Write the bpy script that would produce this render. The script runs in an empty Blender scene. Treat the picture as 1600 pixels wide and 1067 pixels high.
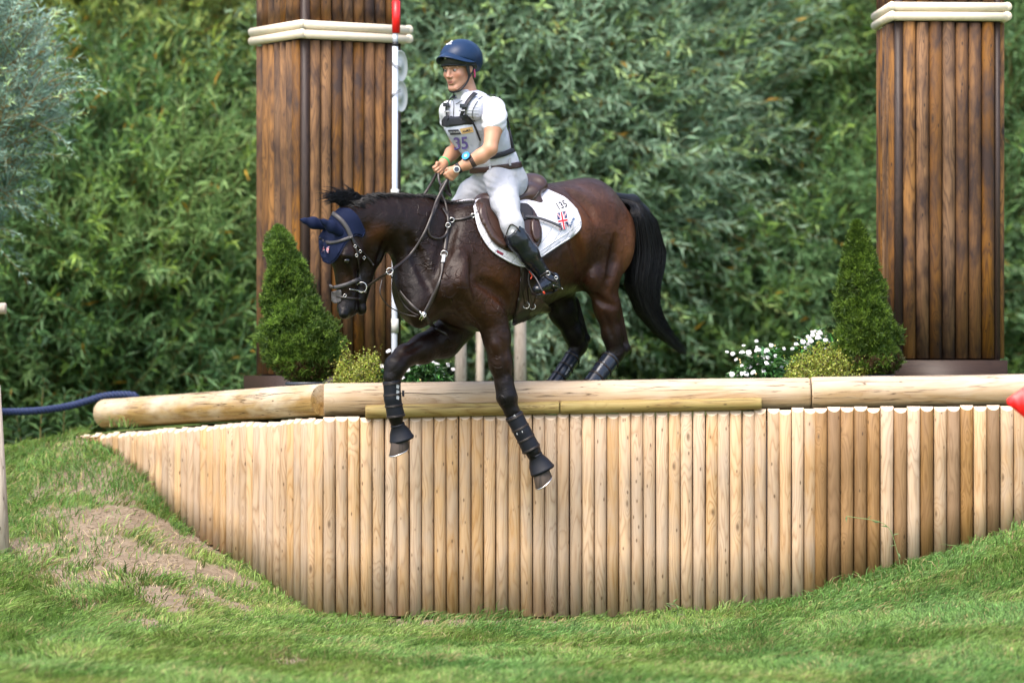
import bpy, math, random
import numpy as np
from mathutils import Vector, Matrix
rng = np.random.default_rng(7)
random.seed(7)
C = bpy.context.scene.collection
sc = bpy.context.scene
# ---------------------------------------------------------------- camera, sky, sun, exposure
F = 6250.0; D = 25.0; CZ = 1.388; HY = 615.0            # focal (px of 1600), distance, eye height, horizon row
cd = bpy.data.cameras.new('camera'); cam = bpy.data.objects.new('camera', cd); C.objects.link(cam)
cam.location = (0, -D, CZ); cam.rotation_euler = (math.radians(90), 0, 0)
cd.sensor_width = 36; cd.lens = F/1600*36; cd.shift_y = (HY-533.5)/1600
cd.clip_start = 0.5; cd.clip_end = 2000
cd.dof.use_dof = True; cd.dof.focus_distance = 24.6; cd.dof.aperture_fstop = 1.35
sc.camera = cam
world = bpy.data.worlds.new('World'); sc.world = world; world.use_nodes = True
wn = world.node_tree; wn.nodes.clear()
SUN_EL, SUN_AZ = math.radians(58), math.radians(-153)   # azimuth of the sun: direction (sin, cos) in x, y
sky = wn.nodes.new('ShaderNodeTexSky'); sky.sky_type = 'NISHITA'; sky.sun_disc = False
sky.sun_elevation = SUN_EL; sky.sun_rotation = SUN_AZ; sky.dust_density = 4.0; sky.air_density = 1.0; sky.ozone_density = 0.6
bg = wn.nodes.new('ShaderNodeBackground'); bg.inputs[1].default_value = 0.15
wo = wn.nodes.new('ShaderNodeOutputWorld')
wn.links.new(sky.outputs[0], bg.inputs[0]); wn.links.new(bg.outputs[0], wo.inputs[0])
sd = bpy.data.lights.new('sun', 'SUN'); sun = bpy.data.objects.new('sun', sd); C.objects.link(sun)
sd.energy = 0.9; sd.angle = math.radians(32); sd.color = (1.0, 0.96, 0.90)
sdir = Vector((math.sin(SUN_AZ)*math.cos(SUN_EL), math.cos(SUN_AZ)*math.cos(SUN_EL), math.sin(SUN_EL)))
sun.rotation_euler = sdir.to_track_quat('Z', 'Y').to_euler()
vs = sc.view_settings; vs.view_transform = 'Standard'; vs.look = 'None'; vs.gamma = 1; vs.use_curve_mapping = False
vs.exposure = 1.62
sc.cycles.max_bounces = 6; sc.cycles.transparent_max_bounces = 8

# ---------------------------------------------------------------- helpers
def W(px, py, Y=0.0):
    d = Y + D
    return np.array([(px-800)/F*d, Y, CZ + (HY-py)/F*d])
def link(o, parent=None):
    C.objects.link(o)
    if parent is not None: o.parent = parent
    return o
def tag(o, label=None, cat=None, group=None, kind=None):
    if label: o['label'] = label
    if cat: o['category'] = cat
    if group: o['group'] = group
    if kind: o['kind'] = kind
    return o
def empty(name, loc=(0,0,0), label=None, cat=None, group=None, rotz=0):
    o = bpy.data.objects.new(name, None); o.empty_display_size = .1
    o.location = loc; o.rotation_euler = (0,0,rotz); C.objects.link(o)
    return tag(o, label, cat, group)
def mesh_np(name, V, faces, m=None, smooth=False, col=None, colname='tint'):
    """faces: (n,k) array, or a list of such arrays; material m, a per-vertex colour col (n,3)"""
    me = bpy.data.meshes.new(name)
    V = np.asarray(V, np.float32)
    if isinstance(faces, np.ndarray): faces = [faces]
    faces = [np.asarray(f, np.int32) for f in faces if len(f)]
    me.vertices.add(len(V)); me.vertices.foreach_set('co', V.ravel())
    lv = np.concatenate([f.ravel() for f in faces])
    tot = np.concatenate([np.full(len(f), f.shape[1], np.int32) for f in faces])
    me.loops.add(len(lv)); me.loops.foreach_set('vertex_index', lv)
    me.polygons.add(len(tot))
    st = np.concatenate([[0], np.cumsum(tot)[:-1]]).astype(np.int32)
    me.polygons.foreach_set('loop_start', st); me.polygons.foreach_set('loop_total', tot)
    if smooth: me.polygons.foreach_set('use_smooth', np.ones(len(tot), bool))
    me.update(calc_edges=True); 
    if col is not None:
        a = me.color_attributes.new(colname, 'FLOAT_COLOR', 'POINT')
        c4 = np.ones((len(V), 4), np.float32); c4[:, :3] = col
        a.data.foreach_set('color', c4.ravel())
    if m: me.materials.append(m)
    me.validate()
    return me
def obj(name, me, parent=None, loc=None):
    o = bpy.data.objects.new(name, me); link(o, parent)
    if loc is not None: o.location = loc
    return o
class MB:
    """collects simple shapes into one mesh"""
    def __init__(s): s.v = []; s.q = []; s.t = []; s.n = 0
    def add(s, V, Q=(), T=()):
        V = np.asarray(V, float); s.v.append(V)
        if len(Q): s.q.append(np.asarray(Q, int)+s.n)
        if len(T): s.t.append(np.asarray(T, int)+s.n)
        s.n += len(V)
    def box(s, c, h, R=None):
        V = np.array([[x,y,z] for x in (-1,1) for y in (-1,1) for z in (-1,1)], float)*np.array(h)
        if R is not None: V = V @ np.asarray(R).T
        s.add(V+np.array(c), [[0,1,3,2],[4,6,7,5],[0,4,5,1],[2,3,7,6],[0,2,6,4],[1,5,7,3]])
    def tube(s, P, r, n=8, cap=True, flat=1.0, up=None):
        P = np.asarray(P, float); m = len(P)
        r = np.broadcast_to(np.asarray(r, float), (m,))
        T = np.gradient(P, axis=0); T /= np.linalg.norm(T, axis=1)[:,None]+1e-9
        u = np.array(up if up is not None else ([0,0,1] if abs(T[0][2]) < .9 else [1,0,0]), float)
        rings = []
        for i in range(m):
            u = u - T[i]*np.dot(u, T[i]); u /= np.linalg.norm(u)+1e-9
            w = np.cross(T[i], u)
            a = np.linspace(0, 2*np.pi, n, endpoint=False)
            rings.append(P[i]+r[i]*(np.cos(a)[:,None]*u*flat+np.sin(a)[:,None]*w))
        V = np.concatenate(rings); Q = []
        for i in range(m-1):
            for j in range(n):
                Q.append([i*n+j, i*n+(j+1)%n, (i+1)*n+(j+1)%n, (i+1)*n+j])
        T3 = []
        if cap:
            V = np.concatenate([V, [P[0]], [P[-1]]])
            for j in range(n):
                T3.append([m*n, (j+1)%n, j]); T3.append([m*n+1, (m-1)*n+j, (m-1)*n+(j+1)%n])
        s.add(V, Q, T3)
    def mesh(s, name, m=None, smooth=False):
        f = []
        if s.q: f.append(np.concatenate(s.q))
        if s.t: f.append(np.concatenate(s.t))
        return mesh_np(name, np.concatenate(s.v), f, m, smooth)
    def build(s, name, m, parent=None, smooth=False):
        return obj(name, s.mesh(name, m, smooth), parent)
def smooth_path(P, n=8):
    P = np.asarray(P, float); Q = np.vstack([2*P[0]-P[1], P, 2*P[-1]-P[-2]]); out = []
    for i in range(1, len(Q)-2):
        for t in np.linspace(0, 1, n, endpoint=False):
            a,b,c,d = Q[i-1],Q[i],Q[i+1],Q[i+2]
            out.append(.5*((2*b)+(-a+c)*t+(2*a-5*b+4*c-d)*t*t+(-a+3*b-3*c+d)*t**3))
    out.append(P[-1]); return np.array(out)
def fnoise(P, seed=0, scale=1.0, octv=3):
    """cheap smooth noise from sines, about -1..1"""
    r = np.random.default_rng(seed); P = np.asarray(P, float); out = np.zeros(len(P)); amp = 1; s = scale; tot = 0
    for o in range(octv):
        for k in range(5):
            d = r.normal(size=P.shape[1]); d /= np.linalg.norm(d)
            out += amp*np.sin((P@d)*s*r.uniform(.7,1.4)*6.283+r.uniform(0,6.28)); tot += amp
        amp *= .55; s *= 2.1
    return out/tot*2.2

# ---------------------------------------------------------------- materials
def mat(name, base=(.5,.5,.5), rough=.6, spec=.5, metal=0.0, sheen=0, coat=0, two=False):
    m = bpy.data.materials.new(name); m.use_nodes = True; nt = m.node_tree
    b = nt.nodes['Principled BSDF']
    b.inputs['Base Color'].default_value = (*base, 1); b.inputs['Roughness'].default_value = rough
    b.inputs['Specular IOR Level'].default_value = spec; b.inputs['Metallic'].default_value = metal
    b.inputs['Sheen Weight'].default_value = sheen; b.inputs['Coat Weight'].default_value = coat
    return m, nt, b
def N(nt, typ, ins=None, **props):
    n = nt.nodes.new('ShaderNode'+typ)
    for k, v in props.items(): setattr(n, k, v)
    for k, v in (ins or {}).items():
        s = n.inputs[k]
        if isinstance(v, bpy.types.NodeSocket): nt.links.new(v, s)
        elif isinstance(v, bpy.types.Node): nt.links.new(v.outputs[0], s)
        else: s.default_value = v
    return n
def mth(nt, op, a, b=0.0, c=0.0):
    return N(nt, 'Math', {0:a, 1:b, 2:c}, operation=op).outputs[0]
def mixc(nt, f, a, b, bt='MIX'):
    n = N(nt, 'Mix', {}, data_type='RGBA', blend_type=bt)
    for s, v in ((n.inputs[0], f), (n.inputs[6], a), (n.inputs[7], b)):
        if isinstance(v, bpy.types.NodeSocket): nt.links.new(v, s)
        else: s.default_value = v if not isinstance(v, tuple) else (*v[:3], 1)
    return n.outputs[2]
def ramp(nt, f, stops):
    n = N(nt, 'ValToRGB', {0:f}); e = n.color_ramp.elements
    while len(e) < len(stops): e.new(.5)
    for i, (p, c) in enumerate(stops): e[i].position = p; e[i].color = (*c, 1) if isinstance(c, tuple) else (c, c, c, 1)
    return n.outputs[0]
def bump(nt, b, h, dist=.01, strength=1.0):
    n = N(nt, 'Bump', {'Strength':strength, 'Distance':dist, 'Height':h}); nt.links.new(n.outputs[0], b.inputs['Normal'])
def objco(nt, rand=True):
    co = N(nt, 'TexCoord').outputs['Object']
    if not rand: return co, None
    r = N(nt, 'ObjectInfo').outputs['Random']
    off = N(nt, 'VectorMath', {0:(61.,37.,83.)}, operation='SCALE'); nt.links.new(r, off.inputs['Scale'])
    return N(nt, 'VectorMath', {0:co, 1:off.outputs[0]}, operation='ADD').outputs[0], r
def scl(nt, co, s):
    return N(nt, 'VectorMath', {0:co, 1:s}, operation='MULTIPLY').outputs[0]

def wood(name, light, mid, dark, along='Z', rings=9.0, stain=.0, stainc=(.1,.04,.01), rough=.62, vary=.25, knot=.09, lowf=1.0, knotc=None, cracks=0, top=None, objvar=0.0, varc=None, lines=.6):
    m, nt, b = mat(name, mid, rough, .35)
    co, r = objco(nt)
    A = {'Z':(1,1,.13), 'X':(.13,1,1)}[along]; K = {'Z':(1,1,.42), 'X':(.42,1,1)}[along]; G = {'Z':(1,1,.035), 'X':(.035,1,1)}[along]
    n1 = N(nt, 'TexNoise', {'Vector':scl(nt, co, A), 'Scale':9*lowf, 'Detail':2.0, 'Roughness':.45}).outputs[0]
    vk = N(nt, 'TexVoronoi', {'Vector':scl(nt, co, K), 'Scale':9.0, 'Randomness':1.0}, feature='F1')
    dk = vk.outputs['Distance']
    kn = mth(nt, 'SUBTRACT', 1.0, mth(nt, 'SMOOTH_MIN', mth(nt, 'DIVIDE', dk, knot*3.2), 1.0, .3))
    pick = mth(nt, 'GREATER_THAN', N(nt, 'SeparateColor', {0:vk.outputs['Color']}).outputs[0], .38)
    kn = mth(nt, 'MULTIPLY', mth(nt, 'MAXIMUM', kn, 0.0), pick)
    f = mth(nt, 'ADD', n1, mth(nt, 'MULTIPLY', kn, .22))
    wob = N(nt, 'TexNoise', {'Vector':scl(nt, co, A), 'Scale':45.0, 'Detail':2.0}).outputs[0]
    f = mth(nt, 'ADD', f, mth(nt, 'MULTIPLY', wob, .035))
    s1 = mth(nt, 'ABSOLUTE', mth(nt, 'SINE', mth(nt, 'MULTIPLY', f, rings*6.283)))
    line = mth(nt, 'POWER', mth(nt, 'SUBTRACT', 1.0, s1), 1.5)
    s1 = mth(nt, 'POWER', mth(nt, 'SUBTRACT', 1.0, mth(nt, 'FRACT', mth(nt, 'MULTIPLY', f, rings*2.0))), 1.6)
    g = N(nt, 'TexNoise', {'Vector':scl(nt, co, G), 'Scale':170.0, 'Detail':3.0, 'Roughness':.6}).outputs[0]
    lo = N(nt, 'TexNoise', {'Vector':scl(nt, co, K), 'Scale':3.2, 'Detail':2.0}).outputs[0]
    c = mixc(nt, s1, light, mid)
    c = mixc(nt, mth(nt, 'MULTIPLY', line, lines), c, dark)
    c = mixc(nt, ramp(nt, g, [(.35,0.0),(.8,.35)]), c, dark)
    c = mixc(nt, ramp(nt, lo, [(.38,0.0),(.72,vary*2)]), c, mid)
    if objvar:
        c = mixc(nt, ramp(nt, mth(nt, 'FRACT', mth(nt, 'MULTIPLY', r, 17.31)), [(.0,0.0),(1.0,objvar)]), c, varc or dark)
        vv = mth(nt, 'MULTIPLY_ADD', mth(nt, 'FRACT', mth(nt, 'MULTIPLY', r, 7.7)), .34, .83)
        c = N(nt, 'HueSaturation', {'Color':c, 'Value':vv, 'Saturation':mth(nt,'MULTIPLY_ADD', mth(nt,'FRACT',mth(nt,'MULTIPLY',r,29.3)), .3, .85)}).outputs[0]
    if stain:
        s2 = N(nt, 'TexNoise', {'Vector':scl(nt, co, K), 'Scale':7.0, 'Detail':4.0, 'Roughness':.6}).outputs[0]
        c = mixc(nt, ramp(nt, s2, [(.42,0.0),(.66,stain)]), c, stainc)
    kc = knotc or tuple(x*.35 for x in dark)
    core = ramp(nt, mth(nt, 'DIVIDE', dk, knot), [(.3,1.0),(1.0,0.0)])
    c = mixc(nt, mth(nt, 'MULTIPLY', mth(nt, 'MULTIPLY', core, pick), .75), c, kc)
    if top:   # silvered, rain-bleached upper side of an outdoor log
        zc = N(nt, 'SeparateXYZ', {0:N(nt, 'TexCoord').outputs['Object']}).outputs[2]
        wn_ = N(nt, 'TexNoise', {'Vector':scl(nt, co, (.35,1,1)), 'Scale':7.0, 'Detail':4.0, 'Roughness':.6}).outputs[0]
        mk = ramp(nt, mth(nt, 'ADD', mth(nt, 'MULTIPLY', zc, 4.2), wn_), [(.42,0.0),(.75,.7)])
        c = mixc(nt, mk, c, mixc(nt, .55, c, top))
    vs2 = N(nt, 'TexVoronoi', {'Vector':scl(nt, co, K), 'Scale':24.0, 'Randomness':1.0}, feature='F1')
    sp2 = mth(nt, 'MULTIPLY', ramp(nt, vs2.outputs['Distance'], [(.09,1.0),(.16,0.0)]), mth(nt, 'GREATER_THAN', N(nt, 'SeparateColor', {0:vs2.outputs['Color']}).outputs[1], .62))
    c = mixc(nt, mth(nt, 'MULTIPLY', sp2, .75), c, kc)
    if cracks:
        cn = N(nt, 'TexNoise', {'Vector':scl(nt, co, G), 'Scale':30.0, 'Detail':3.0, 'Distortion':.5}).outputs[0]
        cr = ramp(nt, cn, [(.482,0.0),(.5,1.0),(.518,0.0)])
        cr = mth(nt, 'MULTIPLY', cr, ramp(nt, lo, [(.36,0.0),(.5,cracks)]))
        c = mixc(nt, cr, c, tuple(x*.25 for x in dark))
    nt.links.new(c, b.inputs['Base Color'])
    h = mth(nt, 'ADD', mth(nt, 'MULTIPLY', g, .6), mth(nt, 'MULTIPLY', s1, -.35))
    bump(nt, b, h, .0012, .9)
    return m

M = {}
M['pale'] = wood('pale_pine', (.545,.395,.245), (.465,.305,.165), (.22,.115,.045), rings=7, stain=.5, stainc=(.37,.30,.235), objvar=.3, varc=(.40,.24,.11), lines=.62, knot=.13)
M['brownp'] = wood('brown_pine', (.33,.205,.100), (.25,.145,.062), (.11,.055,.02), rings=8, stain=.5, stainc=(.16,.09,.04), objvar=.4, varc=(.20,.11,.045))
M['endgrain'] = mat('cut_end', (.64,.50,.36), .8)[0]
M['log'] = wood('peeled_log', (.52,.39,.26), (.43,.29,.165), (.27,.15,.07), along='X', rings=6, stain=.6, stainc=(.38,.24,.10), cracks=1.0, lowf=.7, knot=.07, lines=.5, top=(.56,.49,.41))
M['logold'] = wood('honey_log', (.40,.26,.09), (.31,.185,.06), (.18,.09,.025), along='X', rings=6, stain=.85, stainc=(.52,.42,.29), cracks=1.0, lowf=.7, knot=.07, lines=.6, top=(.58,.50,.40))
M['loggreen'] = wood('green_treated_log', (.37,.28,.10), (.27,.19,.06), (.17,.09,.02), along='X', rings=6, stain=.4, stainc=(.30,.25,.09), cracks=.7, lowf=.7, knot=.08)
M['stained'] = wood('dark_stained_pine', (.285,.138,.040), (.165,.074,.020), (.035,.016,.008), rings=7, stain=1.0, stainc=(.030,.016,.012), rough=.74, objvar=.45, varc=(.06,.027,.013), knot=.13, knotc=(.008,.006,.005), lines=.6)
M['dark'] = wood('near_black_stain', (.05,.03,.022), (.03,.018,.014), (.015,.01,.008), rough=.5)
M['base'] = wood('brown_board', (.042,.023,.014), (.030,.016,.010), (.018,.008,.006), along='X', rough=.5)
M['greypost'] = wood('grey_post', (.52,.45,.38), (.42,.35,.29), (.25,.19,.15), stain=.3, stainc=(.3,.26,.22), cracks=.5)
def cream():
    m, nt, b = mat('cream_paint', (.80,.66,.50), .45, .5)
    co, r = objco(nt)
    n = N(nt, 'TexNoise', {'Vector':co, 'Scale':14.0, 'Detail':4.0}).outputs[0]
    c = mixc(nt, ramp(nt, n, [(.5,0.0),(.8,.5)]), (.74,.64,.49), (.60,.47,.33))
    nt.links.new(c, b.inputs['Base Color']); bump(nt, b, n, .004, .5); return m
M['cream'] = cream()
def tintmat(name, rough=.5, spec=.3, trans=0.0, noise=0.0, nscale=40, sheen=0):
    m, nt, b = mat(name, (1,1,1), rough, spec, sheen=sheen)
    a = N(nt, 'Attribute', attribute_name='tint').outputs['Color']
    if noise:
        n = N(nt, 'TexNoise', {'Vector':N(nt,'TexCoord').outputs['Object'], 'Scale':nscale, 'Detail':3.0}).outputs[0]
        a = mixc(nt, ramp(nt, n, [(.3,0.0),(.7,noise)]), a, mixc(nt, 1.0, a, (.45,.45,.45), 'MULTIPLY'))
    nt.links.new(a, b.inputs['Base Color'])
    if trans:
        out = nt.nodes['Material Output']; t = N(nt, 'BsdfTranslucent', {'Color':a})
        mx = N(nt, 'MixShader', {0:trans, 1:b.outputs[0], 2:t.outputs[0]}); nt.links.new(mx.outputs[0], out.inputs[0])
    return m
M['leaf'] = tintmat('leaf', .42, .4, .35)
M['grass'] = tintmat('grass_blade', .5, .3, .42)
M['petal'] = tintmat('petal', .6, .2, .3)
# ---------------------------------------------------------------- line of the timber wall
K0 = W(505, 952, 0)                                    # the corner where the wing turns back
AL = math.radians(52.5); wd = np.array([-math.cos(AL), math.sin(AL), 0.0])
wing_L = 2.93
ZP = 1.25                                              # platform height behind the wall
def wing_y(X):                                         # Y of the wing line at X (0 right of the corner)
    return np.clip((K0[0]-X)/math.cos(AL)*math.sin(AL), 0, wing_L*math.sin(AL))
# ---- lower ground: a smooth surface through measured points
cp = [(520,964,0),(700,966,0),(900,966,0),(1060,960,0),(1250,934,0),(1330,912,0),(1450,872,0),(1600,822,0),(1760,770,0),
 (700,1067,-4.3),(1100,1067,-4.4),(300,1067,-4.4),(0,1067,-4.4),(1600,1067,-4.4),
 (600,1010,-1.9),(1100,1010,-2.0),(1500,960,-2.0),(1600,920,-1.3),(1400,930,-.9),
 (0,1000,-2.2),(200,990,-1.7),(400,985,-1.2),(200,920,-.2),(100,880,.3),(0,860,.45),(300,905,.1),(400,945,-.2),
 (0,790,1.5),(100,790,1.25),(200,800,1.0),(0,714,3.1),(60,702,3.0),(-150,700,3.3),(-150,800,1.5),(-200,900,.0),(-200,1010,-2.2)]
ctl = [W(*p) for p in cp]
for px, py in ((125,684),(150,691),(180,707),(215,737),(240,767),(260,792),(300,832),(340,857),(395,892),(445,932),(480,953)):
    # point of the wing base at this column
    t = ((505-800)*(D)/F - (px-800)*D/F)/(math.cos(AL)+(px-800)/F*math.sin(AL))
    q = W(px, py, 0); Y = t*math.sin(AL); ctl.append(W(px, py, Y))
ctl += [np.array(p) for p in ((-9,-12,-.3),(0,-12,-.3),(9,-12,-.3),(-9,-4,.0),(9,-4,.35),(9,2,1.0),(-9,3,.86),(-3.2,4.2,.90),(-4.5,4.6,.82),(-4,7,.75),(-9,9,.75),(0,3,.5),(6,5,.9),(0,9,.9))]
ctl = np.array(ctl)
def tps(a, b):
    d = np.linalg.norm(a[:,None,:]-b[None,:,:], axis=2)+1e-9
    return d*d*np.log(d)
_c2 = ctl[:, :2]; _n = len(ctl)
_A = np.zeros((_n+3, _n+3)); _A[:_n,:_n] = tps(_c2,_c2)+np.eye(_n)*.02; _A[:_n,_n] = 1; _A[:_n,_n+1:] = _c2; _A[_n:,:_n] = _A[:_n,_n:].T
_w = np.linalg.solve(_A, np.concatenate([ctl[:,2], np.zeros(3)]))
def ground_z(X, Y):
    X = np.asarray(X, float).ravel(); Y = np.asarray(Y, float).ravel()
    p = np.stack([np.clip(X,-9,9), np.clip(Y,-12,9)], 1)
    z = np.zeros(len(p))
    for i in range(0, len(p), 50000):
        q = p[i:i+50000]; z[i:i+50000] = tps(q,_c2)@_w[:_n]+_w[_n]+q@_w[_n+1:]
    near = np.exp(-((X/6)**2+((Y+1)/6)**2))
    z += near*(.018*fnoise(np.stack([X,Y],1), 3, .9, 3)+.008*fnoise(np.stack([X,Y],1), 9, 4.5, 2))
    return z
def hit_ground(px, py):
    Ys = np.linspace(-8, 6, 700); P = np.stack([(px-800)/F*(Ys+D), Ys, CZ+(HY-py)/F*(Ys+D)], 1)
    g = ground_z(P[:,0], P[:,1]); k = np.where(P[:,2] <= g)[0]
    return P[k[0]] if len(k) else P[-1]
dirt_spots = [(150,745,.45,.14,.45,1.0),(120,790,.3,.14,.25,.7),(205,830,.75,.26,.7,1.0),(270,860,.45,.2,.4,.8),(165,895,.5,.2,.35,.8),(290,935,.45,.22,.4,.9),(100,850,.35,.2,.3,.7),
 (600,972,.25,.10,.12,.8),(750,970,.9,.08,.10,.9),(870,972,.5,.07,.1,.9),(240,975,.3,.15,.25,.8),(340,895,.2,.12,.15,.8),(490,965,.15,.1,.1,.7),(445,1030,.3,.1,.3,.5),(900,1018,.25,.08,.3,.35),(640,1032,.4,.1,.25,.35),(120,940,.3,.1,.2,.5)]
_ds = [(hit_ground(a,b), c, d, e, f) for a,b,c,d,e,f in dirt_spots]
def dirt_mask(X, Y):
    P2 = np.stack([X,Y],1); m = np.zeros(len(X)); nz = fnoise(P2, 21, 1.6, 4)
    for (c, rx, _, ry, s) in _ds:
        q = ((X-c[0])/rx)**2+((Y-c[1])/max(ry*1.6,.1))**2
        m = np.maximum(m, s*np.clip(1.05-q-1.0*nz, 0, 1))
    return np.clip(m, 0, 1)
def grid_axis(lo, hi, step, far):
    a = np.arange(lo, hi+1e-6, step); e = far*np.linspace(0, 1, 14)[1:]**2.2
    return np.concatenate([(lo-e)[::-1], a, hi+e])
xs = grid_axis(-4.6, 4.6, .05, 300); ys = grid_axis(-6.5, 5, .05, 500)
GX, GY = np.meshgrid(xs, ys); gx, gy = GX.ravel(), GY.ravel(); gz = ground_z(gx, gy)
dm = dirt_mask(gx, gy); gz -= dm*.012
idx = np.arange(len(gx)).reshape(GX.shape)
quads = np.stack([idx[:-1,:-1], idx[:-1,1:], idx[1:,1:], idx[1:,:-1]], -1).reshape(-1,4)
def soilmat():
    m, nt, b = mat('soil_and_turf', (.2,.15,.1), .95, .1)
    a = N(nt, 'Attribute', attribute_name='tint').outputs['Color']
    mk = N(nt, 'SeparateColor', {0:a}).outputs[0]
    co = N(nt, 'TexCoord').outputs['Object']
    n1 = N(nt, 'TexNoise', {'Vector':co, 'Scale':9.0, 'Detail':8.0, 'Roughness':.7}).outputs[0]
    n2 = N(nt, 'TexNoise', {'Vector':co, 'Scale':60.0, 'Detail':5.0, 'Roughness':.7}).outputs[0]
    soil = mixc(nt, ramp(nt, n1, [(.35,0.0),(.7,1.0)]), (.17,.130,.092), (.32,.26,.19))
    soil = mixc(nt, ramp(nt, n2, [(.42,0.0),(.68,.7)]), soil, (.20,.14,.09))
    turf = mixc(nt, ramp(nt, n1, [(.4,0.0),(.7,1.0)]), (.085,.14,.03), (.13,.14,.045))
    c = mixc(nt, ramp(nt, mk, [(.15,0.0),(.5,1.0)]), turf, soil)
    nt.links.new(c, b.inputs['Base Color'])
    bump(nt, b, mth(nt, 'ADD', n1, mth(nt, 'MULTIPLY', n2, .5)), .03, .8)
    return m
M['soil'] = soilmat()
g = obj('ground', mesh_np('ground', np.stack([gx,gy,gz],1), quads, M['soil'], True, np.stack([dm]*3,1)))
tag(g, kind='structure')
# ---- the platform behind the timber wall
px_ = grid_axis(-3.0, 4.8, .12, 300); py_ = grid_axis(.1, 12, .15, 500); py_ = py_[py_ >= .1]
PX, PY = np.meshgrid(px_, py_); pX, pY = PX.ravel(), PY.ravel()
def plat_z(X, Y): return ZP - .15*np.clip((K0[0]-X)/1.8, 0, 1) + .012*fnoise(np.stack([X,Y],1), 5, .8, 2)
pz = plat_z(pX, pY); ix = np.arange(len(pX)).reshape(PX.shape)
pq = np.stack([ix[:-1,:-1], ix[:-1,1:], ix[1:,1:], ix[1:,:-1]], -1).reshape(-1,4)
cX = pX[pq].mean(1); cY = pY[pq].mean(1)
pq = pq[(cX > -3.0) & (cY > wing_y(cX)+.12)]
tag(obj('platform_ground', mesh_np('platform_ground', np.stack([pX,pY,pz],1), pq, M['soil'], True, np.zeros((len(pX),3)))), kind='structure')

# ---------------------------------------------------------------- timber wall
wall = empty('timber_wall', tuple(K0[:2])+(0,), 'pale half round pole retaining wall with a heavy peeled log along its top', 'retaining wall')
wall_loc = np.array([K0[0], 0, 0.0])
R0 = .0384
def pole_mesh(name, h, r, m, half=True, n=9, bevel=.035, seed=0):
    """half-round pole, flat back at y=0, round side to -y, its top bevelled forward; height h, foot at z=0"""
    rr = np.random.default_rng(seed)
    a = np.linspace(0, np.pi, n) if half else np.linspace(0, 2*np.pi, n+4, endpoint=False)
    k = len(a); lv = [-.0, .33*h, .66*h, h]
    V = []
    for i, z in enumerate(lv):
        for t in a:
            ro = r*(1+.012*np.sin(3*t+seed+i*1.7)) ; x, y = -ro*np.cos(t), -ro*np.sin(t)*(1. if not half else .92)
            zz = z + (y*bevel/r if i == 3 else 0)
            V.append([x + rr.normal(0,.0006), y, zz])
    Q = []
    for i in range(3):
        for j in range(k if not half else k-1):
            Q.append([i*k+j, i*k+(j+1)%k, (i+1)*k+(j+1)%k, (i+1)*k+j])
        if half: Q.append([i*k+k-1, i*k, (i+1)*k, (i+1)*k+k-1])
    me = bpy.data.meshes.new(name)
    faces = [tuple(q) for q in Q]+[tuple(3*k+j for j in range(k)), tuple(j for j in reversed(range(k)))]
    me.from_pydata(V, [], faces); me.materials.append(m); me.materials.append(M['endgrain'])
    me.polygons[len(faces)-2].material_index = 1
    for i, p in enumerate(me.polygons): p.use_smooth = i < len(faces)-2 and not (half and i % k == k-1)
    me.update(); return me
def interp(x, pts):
    return float(np.interp(x, [p[0] for p in pts], [p[1] for p in pts]))
topl = [(125,680),(330,664),(505,653),(800,648),(1190,640),(1270,637),(1700,633)]
botl = [(125,683),(150,691),(180,707),(215,737),(240,767),(260,792),(300,832),(340,857),(395,892),(445,932),(480,952),(507,962),(1060,964),(1120,960),(1250,937),(1330,914),(1450,874),(1600,824),(1760,770)]
def screen_px(p): return 800+F*p[0]/(p[1]+D)
def screen_py(p): return HY-F*(p[2]-CZ)/(p[1]+D)
seedn = 0
def put_pole(P, rot, r, m, sink=.03):
    global seedn
    seedn += 1
    px = screen_px(P); t = interp(px, topl)+random.uniform(-1.9,1.9); bt = interp(px, botl)
    zt = CZ+(HY-t)/F*(P[1]+D); zb = CZ+(HY-bt)/F*(P[1]+D)-sink
    me = pole_mesh('half_round_pole', zt-zb, r, m, seed=seedn)
    o = obj('half_round_pole', me, wall)
    o.location = (P[0]-wall_loc[0], P[1]-wall_loc[1]+random.uniform(-.0025,.0025), zb); o.rotation_euler = (random.uniform(-.002,.002), random.uniform(-.003,.003), rot)
    return o
# the front: 19.3 px pitch to 1270, then slightly broader stained ones
brown = [1,1,1,1,1,0,1,0,1,0,1,1,0,1,0,0,1,0,1,1]
x = 505+9.6; k = 0
while x < 1268:
    P = W(x, 0, .03); put_pole(P, 0, R0*random.uniform(.985,1.0), M['pale'], .03 if not 560 < x < 1050 else -.004); x += 19.25; k += 1
x = 1281.5; k = 0
while x < 1720:
    P = W(x, 0, .03); put_pole(P, 0, .0415*random.uniform(.985,1.0), M['brownp'] if brown[k % len(brown)] else M['pale']); x += 20.8; k += 1
t = .0385
while t < wing_L:
    P = np.array([K0[0], .03, 0])+wd*t
    put_pole(P, -AL, R0*random.uniform(.93,.97), M['pale'], -.002); t += .0772
# dark packing behind the poles so that no light comes through the joints
mb = MB()
mb.box(((K0[0]+4.8)/2-wall_loc[0], .05, .6), ((4.8-K0[0])/2, .015, .62))
cw = np.array([K0[0],.05,0])+wd*wing_L/2
mb.box((cw[0]-wall_loc[0], cw[1]+.02, .56), (wing_L/2, .015, .54), [[math.cos(AL), math.sin(AL),0],[-math.sin(AL),math.cos(AL),0],[0,0,1]])
mb.build('backing_board', M['dark'], wall)
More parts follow.
